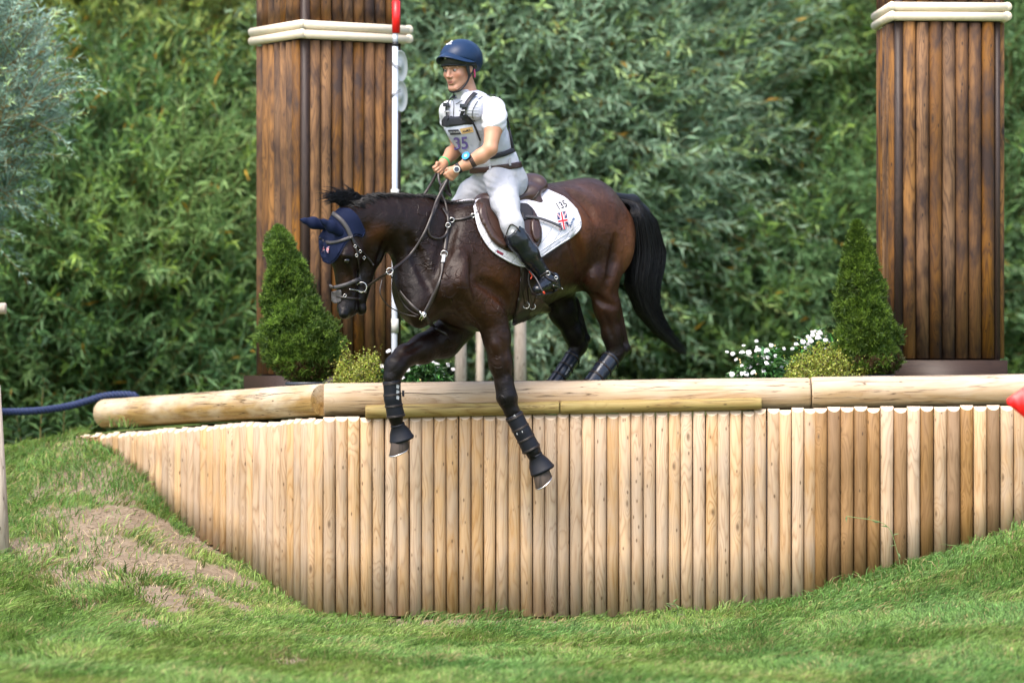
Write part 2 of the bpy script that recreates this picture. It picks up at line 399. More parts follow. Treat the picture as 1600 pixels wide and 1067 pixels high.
# the logs
def log(P0, P1, r0, r1, m, name='top_log', n=28, rag=.012, bow=0, ncr=9):
    P0 = np.array(P0); P1 = np.array(P1); L = np.linalg.norm(P1-P0); k = max(int(L/.12), 6)
    S = np.linspace(0, L, k); V = []; ends = .012
    S = np.concatenate([[0, ends], S[1:-1], [L-ends, L]])
    a = np.linspace(0, 2*np.pi, n, endpoint=False); sd_ = random.uniform(0, 9)
    for i, s in enumerate(S):
        r = r0+(r1-r0)*s/L; e = .94 if i in (0, len(S)-1) else 1
        rr = r*e*(1+rag*np.sin(2*a+s*1.3+sd_)+rag*.6*np.sin(3*a-s*2.1+sd_)+rag*.5*np.sin(s*5+sd_))
        V.append(np.stack([np.full(n, s), rr*np.cos(a), rr*np.sin(a)+bow*np.sin(np.pi*s/L)], 1))
    m_ = len(S); V = np.concatenate(V); Q = [[i*n+(j+1)%n, i*n+j, (i+1)*n+j, (i+1)*n+(j+1)%n] for i in range(m_-1) for j in range(n)]
    me = bpy.data.meshes.new(name)
    me.from_pydata(V.tolist(), [], [tuple(q) for q in Q]+[tuple(range(n)), tuple((m_-1)*n+j for j in reversed(range(n)))])
    me.materials.append(m)
    for i, p in enumerate(me.polygons): p.use_smooth = i < len(Q)
    me.update()
    o = obj(name, me, wall); d = (P1-P0)/L
    o.matrix_local = Matrix.Translation(Vector(P0-wall_loc)) @ Matrix(((d[0],-d[1],0),(d[1],d[0],0),(d[2],0,1))).to_4x4()
    o.rotation_euler = (0, -math.asin(d[2]), math.atan2(d[1], d[0]))
    rr_ = random.Random(int(L*1000)); rm = (r0+r1)/2
    for q in range(ncr):   # drying cracks, each a thin dark sliver let into the surface
        a0 = rr_.uniform(-2.95,-.15); s0 = rr_.uniform(.02,.75)*L; l_ = min(rr_.uniform(.25,1.1), L-s0-.03)
        if l_ < .12: continue
        tt = np.linspace(0,1,14); dr = rr_.uniform(-.25,.25)
        P = [(s0+l_*t, (r0+(r1-r0)*(s0+l_*t)/L)*.997*math.cos(a0+dr*t+.03*math.sin(t*14+q)), 0, 0) for t in tt]
        P = np.array([(s0+l_*t, rq*math.cos(aq), -rq*math.sin(aq)*1.0) for t in tt for rq, aq in [((r0+(r1-r0)*(s0+l_*t)/L)*(1+rag*np.sin(2*-(a0+dr*t+.03*math.sin(t*14+q))+(s0+l_*t)*1.3+sd_)+rag*.6*np.sin(3*-(a0+dr*t+.03*math.sin(t*14+q))-(s0+l_*t)*2.1+sd_)+rag*.5*np.sin((s0+l_*t)*5+sd_)), a0+dr*t+.03*math.sin(t*14+q))]])
        P[:,1] = P[:,1]; b = MB(); b.tube(P, .0016*rr_.uniform(.6,1.5)*np.sin(np.linspace(.15,3.0,14)), 5); b.build('crack', M['dark'], o, True)
    return o
YL = .125
def LP(px, py, Y): return W(px, py, Y)
log(LP(1267,614.5,YL), LP(1730,607.5,YL), .104, .102, M['log'])
log(LP(507,625,YL), LP(1265.5,615,YL), .106, .101, M['log'])
c0 = LP(505.5,625.5,YL); tt = 3.05-.14
e0 = c0+wd*2.60; yy = 645
pxe = screen_px(e0); e0 = np.array([e0[0], e0[1], CZ+(HY-646)/F*(e0[1]+D)])
log(c0, e0, .105, .100, M['logold'])
log(LP(571,643.5,.005), LP(874,636.5,.005), .043, .040, M['loggreen'], 'small_log', 16, bow=.0, ncr=3)
log(LP(875.5,636.3,.005), LP(1190,630.5,.005), .042, .037, M['loggreen'], 'small_log', 16, ncr=3)

# ---------------------------------------------------------------- pillars
def pillar(px_corner, Y, rotz, wf, wl, nf, nl, pyb, label, ztop, band_py, base_h):
    base = W(px_corner, 0, Y); z0 = plat_z(np.array([base[0]]), np.array([Y]))[0]-.02
    root = empty('timber_pillar', (base[0], Y, z0), label, 'pillar', 'stained timber pillars either side of the jump', rotz)
    zb = CZ+(HY-band_py)/F*(Y+D)-z0          # centre of band pair at the near corner
    zpole0 = CZ+(HY-pyb)/F*(Y+D)-z0
    bh = .031
    for (lo, hi, nm) in ((zpole0, zb-2*bh-.004, 0), (zb+2*bh+.004, ztop-z0, 1)):
        rf = wf/nf/2
        for side in range(2):
            n_, w_ = (nf, wf) if side == 0 else (nl, wl); r_ = w_/n_/2
            for i in range(n_):
                q = (i+.5)*w_/n_
                me = pole_mesh('pole', hi-lo+random.uniform(-.006,.004), r_*.99, M['stained'], bevel=.0, seed=100+i+side*20)
                me.materials[1] = M['stained']
                o = obj('pole', me, root)
                if side == 0: o.location = (.03+q, 0, lo); o.rotation_euler = (0,0,0)
                else: o.location = (-.012, .03+w_-q, lo); o.rotation_euler = (0,0,-math.pi/2)
    mb = MB(); hh = (ztop-z0)/2
    mb.box((.03+wf/2-.004, .03+wl/2+.002, hh), (wf/2+.012, wl/2+.02, hh)); 
    mb.box((.004, .004, hh), (.024, .024, hh-.003)); mb.box((.03+wf+.02, .01, hh), (.016, .02, hh-.003))
    mb.build('core', M['dark'], root)
    # right and back faces
    for i in range(nl):
        for (lo, hi) in ((zpole0, zb-2*bh-.004), (zb+2*bh+.004, ztop-z0)):
            o = obj('pole', pole_mesh('pole', hi-lo, wl/nl/2*.99, M['stained'], bevel=0, seed=200+i), root); o.data.materials[1] = M['stained']
            o.location = (.03+wf+.038, .03+(i+.5)*wl/nl, lo); o.rotation_euler = (0,0,math.pi/2)
    ov = .035
    for kz in (-1, 1):
        z = zb+kz*bh*.98
        b = MB(); b.tube(smooth_path([(-ov-.0,-.035,z),(wf+.05+ov+.02,-.035,z)],2), bh, 14); b.build('band_rail', M['cream'], root, True)
        b = MB(); b.tube([(-ov-.012,-.06,z+.0012),(-ov-.012,wl+.07,z+.0012)], bh, 14); b.build('band_rail', M['cream'], root, True)
        b = MB(); b.tube([(wf+.07+ov,-.06,z+.0012),(wf+.07+ov,wl+.07,z+.0012)], bh, 14); b.build('band_rail', M['cream'], root, True)
    b = MB(); b.box((wf/2+.03, -.045, (zpole0-.012)/2), (wf/2+.075, .02, (zpole0-.012)/2)); b.build('base_board', M['base'], root)
    b = MB(); b.box((-.062, wl/2+.03, (zpole0-.010)/2), (.02, wl/2+.095, (zpole0-.010)/2)); b.build('base_board', M['base'], root)
    b = MB(); b.box((wf/2+.03, wl/2+.03, zpole0-.022), (wf/2+.07, wl/2+.07, .01)); b.build('base_cap', M['base'], root)
    return root
PY1 = 1.55
pil1 = pillar(476, PY1, math.radians(31), .66, .60, 8, 7, 584, 'left timber pillar behind the horse, seen corner on with cream band rails', 4.2, 47, .1)
pil2 = pillar(1403, 1.1, math.radians(3.2), .605, .62, 7, 7, 560, 'right timber pillar beside the narrow spruce, seen nearly face on', 4.2, 19, .1)

# ---------------------------------------------------------------- red topped flag pole with number discs
fp = W(617, 0, 1.55); zt = W(617, 3, 1.55)[2]; z0 = ZP-.02
root = empty('flag_pole', (fp[0], fp[1], z0), 'slim white marker pole with red top strapped to the left pillar', 'marker pole')
M['white'] = mat('white_plastic', (.52,.56,.63), .4)[0]; M['red'] = mat('red_plastic', (.75,.012,.012), .35)[0]; M['black'] = mat('black_rubber', (.012,.012,.014), .5)[0]
M['disc'] = mat('ivory_disc', (.54,.54,.50), .5)[0]
def zz(py): return CZ+(HY-py)/F*(1.55+D)-z0
b = MB(); b.tube([(-.004,0,0),(-.004,0,zz(560)),(0,0,zz(300)),(.002,0,zz(73))], .0195, 12); b.build('lower_tube', M['white'], root, True)
for q_ in ((.0,520,498,.024),(0,306,296,.028)):
    b = MB(); b.tube([(.0,0,zz(q_[1])),(.0,0,zz(q_[2]))], q_[3], 12); b.build('collar', M['disc'], root, True)
b = MB(); b.tube([(.003,0,zz(68)),(.003,0,zz(53))], .0175, 12); b.build('upper_tube', M['white'], root, True)
b = MB(); b.tube([(.003,0,zz(73)),(.003,0,zz(66))], .0205, 12); b.build('tape', M['black'], root, True)
b = MB(); b.tube([(.008,0,zz(52)),(.008,0,zz(2))], .027, 14); b.build('red_sleeve', M['red'], root, True)
for cy in (101.5, 149):
    b = MB(); n = 28; a = np.linspace(0, 2*np.pi, n, endpoint=False); r = .105; c = np.array([.030, .115, zz(cy)])
    ax = np.array([math.sin(math.radians(66)), -math.cos(math.radians(66)), 0]); u = np.array([ax[1]*-1, ax[0], 0])*1.0; v = np.array([0,0,1.0])
    rings = []
    for (rr, off) in ((.92,-.006),(1.0,-.008),(1.0,.008),(.94,.009),(.9,.003),(.3,.002),(.28,.008)):
        rings.append(c+ax*off+r*rr*(np.cos(a)[:,None]*u+np.sin(a)[:,None]*v))
    V = np.concatenate(rings); Q = [[i*n+j, i*n+(j+1)%n, (i+1)*n+(j+1)%n, (i+1)*n+j] for i in range(6) for j in range(n)]
    V = np.concatenate([V, [c-ax*.006], [c+ax*.008]]); T = [[7*n,(j+1)%n,j] for j in range(n)]+[[7*n+1,6*n+j,6*n+(j+1)%n] for j in range(n)]
    b.add(V, Q, T); b.build('number_disc', M['disc'], root)
for cy, s in ((101.5,-1),(149,1)):
    b = MB()
    for dz in (-.006,.006):
        b.tube([(.04,-.02,zz(cy)+s*.03+dz),(.0,-.026,zz(cy)+s*.01+dz),(-.03,.0,zz(cy)-s*.0+s*-.02+dz)], .0022, 5)
    b.build('cable_tie', M['black'], root)

# ---------------------------------------------------------------- posts, rope, red pennant
def post(px, w, py_top, Y, label, lean=0, z0=None, m='greypost', group=None, r=None):
    p = W(px, py_top, Y); zb = z0 if z0 is not None else ZP-.05
    r = w/2/F*(Y+D)
    b = MB(); h = p[2]-zb; P = [(0,0,0),(lean*.5,0,h*.5),(lean,0,h-.015),(lean,0,h)]
    b.tube(P, [r*1.03,r,r*.98,r*.86], 16); o = b.build('fence_post', M[m], None, True); o.location = (p[0]-lean, p[1], zb)
    tag(o, label, 'post', group)
    return o
gp = hit_ground(8, 862)
zr = CZ+(HY-560)/F*(gp[1]+D)
b = MB(); b.tube([(0.005,0,-.15),(-.026,0,.5),(-.058,0,1.06)], [.038,.036,.033], 16); o = b.build('fence_post', M['greypost'], None, True); o.location = (gp[0]-.005, gp[1], gp[2])
tag(o, 'leaning grey timber post on the grass at the left edge of the photo', 'post')
p = W(10, 482, .8); b = MB(); b.tube([(-.9,0,0),(-.3,0,0),(-.008,0,0),(.0,0,0)], [.037,.037,.037,.032], 14)
b.build('rail', M['greypost'], None, True); o = bpy.data.objects['rail']; o.location = p
b = MB(); b.tube([(-.75,.04,.05),(-.75,.04,p[2]*-1+.35)], .04, 12); q = b.build('support_post', M['greypost'], o, True)
tag(o, 'round end of a pale wooden rail poking in above the blue rope', 'rail')
post(720, 18, 470, 3.6, 'pale round post behind the horse chest, leftmost of three far posts', group='far pale posts behind the jump')
post(750, 12, 500, 5.2, 'thinnest of three far pale posts, between two thicker ones', group='far pale posts behind the jump')
post(813, 19, 430, 3.4, 'pale post seen below the horse belly, rightmost of three far posts', group='far pale posts behind the jump')
# rope: three strands laid round one another
rp = smooth_path([W(-60,641,1.6), W(0,643.5,2.0), W(60,641.5,2.15), W(105,635,2.3), W(135,627,2.35), W(160,619.5,2.36), W(185,616.5,2.35), W(208,617.5,2.33), W(214,624,2.34)], 14)
seg = np.concatenate([[0], np.cumsum(np.linalg.norm(np.diff(rp,axis=0),axis=1))])
S = np.linspace(0, seg[-1], 260); rp = np.stack([np.interp(S, seg, rp[:,i]) for i in range(3)], 1)
T = np.gradient(rp, axis=0); T /= np.linalg.norm(T,axis=1)[:,None]; U = np.cross(T, [0,1,0]); U /= np.linalg.norm(U,axis=1)[:,None]; Vv = np.cross(T, U)
b = MB()
for k in range(3):
    ph = S/.085*6.283+k*2.094; b.tube(rp+.0125*(np.cos(ph)[:,None]*U+np.sin(ph)[:,None]*Vv), .0150, 7)
M['rope'] = mat('blue_rope', (.008,.020,.072), .7)[0]
tag(b.build('rope', M['rope'], None, True), 'navy blue twisted rope from the left post to the log end', 'rope')
# pennant
p = W(1573, 627, -3.6); pp = empty('red_pennant', (p[0], p[1], p[2]), 'blurred red flag tip entering at the right edge', 'flag')
n_ = 12; V = []; 
for i in range(n_+1):
    s = i/n_; hgt = .02+.33*s
    for k in (-1,1):
        for th in (-.003,.003): V.append([s*.5, .03*math.sin(s*5)+th, (.012+.37*s)*k-.12*s*s])
V = np.array(V); Q = []
for i in range(n_):
    a0 = i*4; b0 = a0+4
    for (p0,p1) in ((0,1),(1,3),(3,2),(2,0)): Q.append([a0+p0,a0+p1,b0+p1,b0+p0])
Q += [[0,2,3,1],[n_*4,n_*4+1,n_*4+3,n_*4+2]]
obj('cloth', mesh_np('cloth', V, np.array(Q), M['red'], True), pp)
b = MB(); b.tube([(.51,0,-1.6),(.51,0,.2)], .012, 10); b.build('pole', M['white'], pp, True)
# ---------------------------------------------------------------- leafy things, built as small faces
def unit(a): return a/(np.linalg.norm(a, axis=-1, keepdims=True)+1e-9)
def leaves(base, dirn, nrm, L, Wd, curl=.15):
    """lanceolate leaves: base (n,3), direction, face normal; returns V, quads (two per leaf would be dear: one folded pair)"""
    n = len(base); side = unit(np.cross(dirn, nrm)); nr = unit(np.cross(side, dirn))
    L = np.broadcast_to(L, (n,))[:,None]; Wd = np.broadcast_to(Wd, (n,))[:,None]
    b = base; mid = base+dirn*L*.42+nr*L*.04; tip = base+dirn*L*(1)-nr*L*curl
    V = np.stack([b, mid+side*Wd*.5+nr*Wd*.22, tip, mid-side*Wd*.5+nr*Wd*.22], 1).reshape(-1,3)
    i = np.arange(n)*4
    return V, np.concatenate([np.stack([i,i+1,i+2],1), np.stack([i,i+2,i+3],1)])
def hue(base, n, dv=.25, dh=.1, seed=0):
    r = np.random.default_rng(seed); c = np.array(base)[None,:]*(1+r.normal(0,dv,(n,1))).clip(.35,1.9)
    c = c*(1+r.normal(0,dh,(n,3))).clip(.5,1.6); return c
M['bark'] = mat('willow_bark', (.13,.095,.05), .85)[0]
M['twig'] = mat('willow_twig', (.26,.17,.05), .7)[0]
def willow(name, label, centre, rad, n_shoot, cols, seed, L=(.07,.115), base_z=None, wid=.125, shell=.50, front=.75, grp='willow bushes along the back', lean=0, perleaf=19, drop=0.0, slen=(.6,1.05), low=-1):
    r = np.random.default_rng(seed); c = np.array(centre, float); rad = np.array(rad, float)
    z0 = base_z if base_z is not None else ZP-.1
    root = empty(name, (c[0], c[1], z0), label, 'willow', grp)
    # points in the crown, biased to the shell that faces the lawn
    d = unit(r.normal(size=(n_shoot*3,3))); keep = (d[:,1] < .25) | (r.random(len(d)) > front); keep &= d[:,2] > low; d = d[keep][:n_shoot]; n = len(d)
    rr = 1-shell*r.random(n)**1.6; lump = 1+.20*fnoise(d*1.0, seed+5, 1.0, 3)
    P = d*rad*(rr*lump)[:,None]
    sdir = unit(unit(d*np.array([1,1,.6]))*.8+np.array([0,-.15,.75-drop])+r.normal(0,.42,(n,3)))
    bend = r.normal(0,.35,(n,3))+np.array([0,-.2,-.45-drop])
    SL = r.uniform(*slen, n)
    base_c = np.array(cols)*1.85*np.array([.93,1.0,1.02]); ci = (fnoise(P, seed+8, .42, 2)*.5+.5+r.normal(0,.22,n)).clip(0,.999)
    # colour of a shoot: between the given ones
    kk = ci*(len(base_c)-1); k0 = kk.astype(int); fr = (kk-k0)[:,None]; shootc = base_c[k0]*(1-fr)+base_c[np.minimum(k0+1,len(base_c)-1)]*fr
    young = r.random(n) < .22
    K = perleaf; s = np.linspace(.08, 1, K)[None,:].repeat(n,0)+r.normal(0,.02,(n,K))
    pos = P[:,None,:]+sdir[:,None,:]*(SL[:,None]*s)[...,None]+bend[:,None,:]*(SL[:,None]*s*s*.35)[...,None]
    tan = unit(sdir[:,None,:]+bend[:,None,:]*(.7*s)[...,None])
    ang = (np.arange(K)[None,:]*2.4+r.uniform(0,6.28,(n,1)))
    ref = unit(np.cross(tan, np.array([.3,.9,.2]))); ref2 = np.cross(tan, ref)
    out = np.cos(ang)[...,None]*ref+np.sin(ang)[...,None]*ref2
    ld = unit(tan*1.0+out*.62+r.normal(0,.18,pos.shape)+np.array([0,0,-.15])); nr = unit(np.cross(ld, np.cross(tan, ld))+r.normal(0,.5,pos.shape))
    LL = r.uniform(*L, (n,K))*(1-.35*(s>.9))
    V, T = leaves(pos.reshape(-1,3), ld.reshape(-1,3), nr.reshape(-1,3), LL.ravel(), LL.ravel()*wid*r.uniform(.8,1.25,n*K))
    col = shootc[:,None,:]*(1+r.normal(0,.16,(n,K,1))).clip(.5,1.6)
    col = np.where((young[:,None]&(s>.7))[...,None], col*np.array([1.45,1.35,.8]), col)
    yel = r.random((n,K)) < .008; col[yel] = (.42,.26,.03)
    sil = r.random((n,K)) < .10; col[sil] = col[sil]*1.3+np.array([.035,.045,.04])
    col = np.repeat(col.reshape(-1,3), 4, 0)
    cr = tag(obj('crown', mesh_np('crown', V, T, M['leaf'], True, col), root), kind='stuff')
    # shoots that carry the leaves: three-sided, two lengths
    b = MB(); tv = []; tq = []
    w = .0045
    for j in range(3):
        a = j*2.094; off = (math.cos(a)*ref[:,0]+math.sin(a)*ref2[:,0])*w
        for t_ in (0,.5,1.0): tv.append(P+sdir*(SL*t_)[:,None]+bend*(SL*t_*t_*.35)[:,None]+off*(1.15-t_))
    tv = np.stack(tv, 1).reshape(-1,3); i9 = np.arange(n)*9
    for j in range(3):
        k = (j+1)%3
        for u in (0,1): tq.append(np.stack([i9+j*3+u, i9+k*3+u, i9+k*3+u+1, i9+j*3+u+1],1))
    tag(obj('twigs', mesh_np('twigs', tv, np.concatenate(tq), M['twig']), root), kind='stuff')
    # stems
    for q in range(7):
        e = d[r.integers(n)]*rad*.72; b = MB()
        f0 = np.array([r.normal(0,.18), r.normal(0,.18), z0-c[2]])
        b.tube(smooth_path([f0, f0*.45+e*.35+np.array([0,0,.2]), e*.75, e], 5), np.linspace(.05,.012,16), 7)
        b.build('stem', M['bark'], root, True)
    for ch in root.children: ch.location = (0,0,c[2]-z0)
    return root
G1 = [(0.054,0.104,0.041),(0.081,0.144,0.054),(0.106,0.174,0.061),(0.141,0.204,0.069)]
G2 = [(0.100,0.149,0.050),(0.170,0.215,0.061),(0.229,0.256,0.076),(0.155,0.200,0.060)]
G3 = [(0.107,0.166,0.094),(0.165,0.233,0.147),(0.223,0.296,0.205),(0.149,0.208,0.126)]
G4 = [(0.060,0.110,0.051),(0.091,0.154,0.064),(0.122,0.190,0.074),(0.086,0.140,0.068)]
G5 = [(0.130,0.194,0.148),(0.188,0.256,0.206),(0.246,0.319,0.264)]
willow('willow_bush', 'dark green willow bush filling the lower left behind the rope', W(110,520,7.2)+np.array([0,.6,0]), (2.0,1.5,1.75), 5000, G1, 11, L=(.12,.18), low=-.7)
willow('willow_bush', 'tall yellow green willow with orange shoots at the upper left', W(200,140,8.5)+np.array([0,1.0,0]), (2.5,1.7,2.5), 6600, G2, 12, L=(.11,.17))
willow('willow_bush', 'dark willow close behind the left timber pillar', W(390,480,7.6)+np.array([0,1.0,0]), (1.5,1.5,2.2), 4300, G4, 13, L=(.12,.18), low=-.8)
willow('willow_bush', 'silvery pale green willow behind the rider', W(800,130,7.0)+np.array([0,1.3,0]), (1.75,1.3,2.3), 6600, G3, 14, L=(.11,.16))
willow('willow_bush', 'mid green willow behind the horse tail and hind legs', W(960,470,8.5)+np.array([0,1.5,0]), (2.2,1.5,1.8), 5000, G4, 15, L=(.11,.17), low=-.8)
willow('willow_bush', 'broad green willow between the horse and the right timber pillar', W(1200,170,9.5)+np.array([0,1.6,0]), (2.4,1.7,2.7), 7400, [(.092,.148,.066),(.135,.200,.082),(.175,.240,.092),(.120,.175,.085)], 16, L=(.12,.18))
willow('willow_bush', 'dark willow low behind the white flowers on the right', W(1240,500,8.0)+np.array([0,1.6,0]), (2.2,1.5,1.5), 5000, G4, 17, L=(.12,.18), low=-.8)
willow('willow_bush', 'green willow at the right edge behind the right timber pillar', W(1640,330,8.5)+np.array([0,1.5,0]), (1.9,1.5,3.2), 5800, G4, 18, L=(.12,.18))
willow('willow_bush', 'grey green willow branches hanging in at the upper left edge', W(-85,150,3.6), (.68,.75,1.05), 1500, G5, 19, L=(.05,.08), base_z=1.0, shell=.6, wid=.17, front=.6, slen=(.28,.5), drop=-.1)
# the wood behind them, one dark mass of bigger leaves
def wood_mass():
    r = np.random.default_rng(44); n = 60000
    X = r.uniform(-16,16,n); Z = ZP+r.uniform(-.3,1,n)*1.0+r.random(n)**1.0*7.5; Y = 12.5+1.2*fnoise(np.stack([X,Z],1), 4, .25, 3)+r.uniform(0,1.2,n)+np.maximum(0,(Z-ZP))*.12
    P = np.stack([X,Y,Z],1); d = unit(r.normal(size=(n,3))+np.array([0,-.2,-.2])); nr = unit(r.normal(size=(n,3))+np.array([0,-1,.7]))
    V, T = leaves(P, d, nr, r.uniform(.16,.34,n), r.uniform(.07,.13,n))
    col = hue((.034,.062,.028), n, .3, .1, 3)
    tag(obj('background_wood', mesh_np('background_wood', V, T, M['leaf'], True, np.repeat(col,4,0))), kind='stuff')
wood_mass()
def far_bank():
    r = np.random.default_rng(2); xs_ = np.linspace(-120,120,90); zs_ = np.linspace(0,1,14)
    X, S = np.meshgrid(xs_, zs_); Z = -1+S*10.5; Y = 15.5+S*6+np.zeros_like(X); Z = Z+.5*fnoise(np.stack([X.ravel(),S.ravel()*9],1),5,.12,3).reshape(X.shape)
    V = np.stack([X.ravel(),Y.ravel(),Z.ravel()],1); ii = np.arange(X.size).reshape(X.shape); Q = np.stack([ii[:-1,:-1],ii[:-1,1:],ii[1:,1:],ii[1:,:-1]],-1).reshape(-1,4)
    m, nt, b = mat('far_bank', (.03,.05,.02), .95, .1)
    n = N(nt,'TexNoise',{'Vector':N(nt,'TexCoord').outputs['Object'],'Scale':3.0,'Detail':6.0}).outputs[0]
    nt.links.new(mixc(nt, ramp(nt,n,[(.4,0.0),(.65,1.0)]), (.014,.026,.012), (.05,.08,.032)), b.inputs['Base Color'])
    tag(obj('wooded_bank', mesh_np('wooded_bank', V, Q, m, True)), kind='structure')
far_bank()

# ---- dwarf spruces
M['needle'] = M['leaf']
def spruce(label, px, py0, py1, Y, halfw_px, prof, seed, col, dead=0.1, skew=0.0):
    r = np.random.default_rng(seed); b0 = W(px, py1, Y); H = (py1-py0)/F*(Y+D); hw = halfw_px/F*(Y+D)
    z0 = ZP-.02
    root = empty('dwarf_spruce', (b0[0], b0[1], z0), label, 'dwarf spruce', 'dwarf spruces in tubs beside the pillars')
    zb = b0[2]-z0
    n = 12000; nc = 300; tc = r.beta(1.0,1.4,nc); ac = r.uniform(0,6.283,nc); oc = r.normal(1.0,.13,nc); w_ = r.integers(0,nc,n)
    Rc = np.maximum(np.interp(tc, [p[0] for p in prof], [p[1] for p in prof])*hw,.02); cs = .038
    t = np.clip(tc[w_]+r.normal(0,cs/H*.9,n),0,1); a = ac[w_]+r.normal(0,1,n)*cs/Rc[w_]; R = np.interp(t, [p[0] for p in prof], [p[1] for p in prof])*hw
    lump = 1+.20*fnoise(np.stack([np.cos(a)*1.2,np.sin(a)*1.2,t*5],1), seed, .55, 3)
    dist_ = np.sqrt(((t-tc[w_])*H)**2+((a-ac[w_])*Rc[w_])**2)/cs; rr = R*lump*oc[w_]*(1-.045*dist_**2).clip(.55,1.1)*(1-.35*r.random(n)**3)
    P = np.stack([np.cos(a)*rr+skew*t*H, np.sin(a)*rr, t*H], 1)
    out = unit(np.stack([np.cos(a), np.sin(a), .55+1.3*t],1)+r.normal(0,.35,(n,3)))
    k = 8; sp = unit(out[:,None,:]*1.0+r.normal(0,.62,(n,k,3)))
    base = P[:,None,:]+sp*.002+r.normal(0,.004,(n,k,3)); L = r.uniform(.020,.038,(n,k))
    V, T = leaves(base.reshape(-1,3), sp.reshape(-1,3), unit(r.normal(size=(n*k,3))), L.ravel(), L.ravel()*.16)
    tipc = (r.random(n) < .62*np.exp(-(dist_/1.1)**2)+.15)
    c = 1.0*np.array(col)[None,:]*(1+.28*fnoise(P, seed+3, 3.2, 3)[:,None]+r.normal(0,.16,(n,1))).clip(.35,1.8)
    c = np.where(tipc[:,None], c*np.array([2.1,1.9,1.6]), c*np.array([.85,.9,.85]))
    low = (t < .13) & (r.random(n) < dead*3); c[low] = np.array([.10,.055,.028])
    c = np.repeat(c[:,None,:], k*4, 1).reshape(-1,3)*(1+r.normal(0,.07,(n*k*4,1)))
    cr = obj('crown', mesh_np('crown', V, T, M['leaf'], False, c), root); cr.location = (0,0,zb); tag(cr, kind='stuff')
    # dark inner twigs
    m = 900; a = r.uniform(0,6.283,m); t2 = r.beta(1,1.5,m); R2 = np.interp(t2,[p[0] for p in prof],[p[1] for p in prof])*hw*.86
    A = np.stack([skew*t2*H, t2*0, np.maximum(t2*H-.05,0)],1); B = np.stack([np.cos(a)*R2+skew*t2*H, np.sin(a)*R2, t2*H+.03],1)
    s = unit(np.cross(B-A, [0,0,1.0]))*.0025; up = np.array([0,0,.0025])
    V = np.stack([A-s,A+s,A+up,B],1).reshape(-1,3); i = np.arange(m)*4
    o = obj('twigs', mesh_np('twigs', V, np.concatenate([np.stack([i,i+1,i+3],1),np.stack([i+1,i+2,i+3],1),np.stack([i+2,i,i+3],1)]), M['bark']), root); o.location = (0,0,zb); tag(o, kind='stuff')
    b = MB(); b.tube([(0,0,-.05),(skew*H*.5,0,H*.5),(skew*H*.93,0,H*.93)], [.018,.012,.004], 8); o = b.build('trunk', M['bark'], root, True); o.location = (0,0,zb)
    b = MB(); b.tube([(0,0,0.0),(0,0,zb*.9),(0,0,zb*.93),(0,0,zb+.0)], [.11,.135,.15,.15], 20, cap=True); b.build('pot', M['pot'], root, True)
    return root
M['pot'] = mat('grey_pot', (.055,.065,.085), .4)[0]
profL = [(0,.30),(.06,.62),(.14,.90),(.25,1.0),(.38,.93),(.5,.72),(.62,.62),(.75,.50),(.86,.42),(.94,.30),(1,.05)]
profR = [(0,.5),(.05,.85),(.12,1.0),(.25,.98),(.4,.86),(.55,.72),(.7,.55),(.82,.38),(.93,.2),(1,.03)]
spruce('broad leaning dwarf spruce in front of the left timber pillar', 482, 358, 597, .75, 57, profL, 31, (.085,.155,.030), skew=-.20)
spruce('narrow conical dwarf spruce beside the right timber pillar', 1362, 350, 586, .62, 44, profR, 32, (.075,.135,.022), dead=.12, skew=-.10)

# ---- impatiens and wire vine
def mound(n, cx, cy, cz, rx, ry, rz, r, seed):
    d = unit(r.normal(size=(n,3))); d[:,2] = np.abs(d[:,2])
    rr = (1-.45*r.random(n)**2)*(1+.22*fnoise(d, seed, 1.1, 3))
    return d*np.array([rx,ry,rz])*rr[:,None]+np.array([cx,cy,cz]), d
def vine(label, px, py_top, Y, halfw, seed, slope=0.0):
    r = np.random.default_rng(seed); b0 = W(px, 600, Y); hw = halfw/F*(Y+D); top = CZ+(HY-py_top)/F*(Y+D)-ZP
    root = empty('wire_vine', (b0[0], b0[1], ZP), label, 'wire vine', 'low yellow green wire vines beside the spruces')
    n = 15000; P, d = mound(n, 0, 0, 0, hw, .22, top, r, seed)
    P[:,2] += slope*P[:,0]*1.0
    stray = r.random(n) < .06; P[stray] += d[stray]*r.uniform(.01,.07,(stray.sum(),1))+np.array([0,0,.02])
    V, T = leaves(P, unit(r.normal(size=(n,3))+d*.6), unit(r.normal(size=(n,3))+np.array([0,-.5,1.0])), r.uniform(.009,.017,n), r.uniform(.008,.014,n))
    c = hue((.27,.32,.040), n, .3, .12, seed); br = r.random(n); c[br<.22] = hue((.07,.055,.018),(br<.22).sum(),.2,.1,seed+1); c[br>.80] = hue((.52,.56,.14),(br>.80).sum(),.15,.05,seed+2)
    tag(obj('leaves', mesh_np('leaves', V, T, M['leaf'], False, np.repeat(c,4,0)), root), kind='stuff')
    m = 1100; Q, dd = mound(m, 0,0,0, hw*.97, .21, top*.97, r, seed+1); Q[:,2] += slope*Q[:,0]; A = Q*np.array([.55,.5,.0]); s = unit(np.cross(Q-A,[0.1,0,1.0]))*.0012
    V = np.stack([A-s,A+s,A+np.array([0,0,.002]),Q+dd*.02],1).reshape(-1,3); i = np.arange(m)*4
    tag(obj('stems', mesh_np('stems', V, np.concatenate([np.stack([i,i+1,i+3],1),np.stack([i+1,i+2,i+3],1),np.stack([i+2,i,i+3],1)]), M['bark']), root), kind='stuff')
vine('yellow green wire vine at the foot of the broad left spruce', 558, 556, .52, 56, 41, slope=.12)
vine('yellow green wire vine between the right flowers and the narrow spruce', 1278, 549, .50, 84, 42, slope=.12)
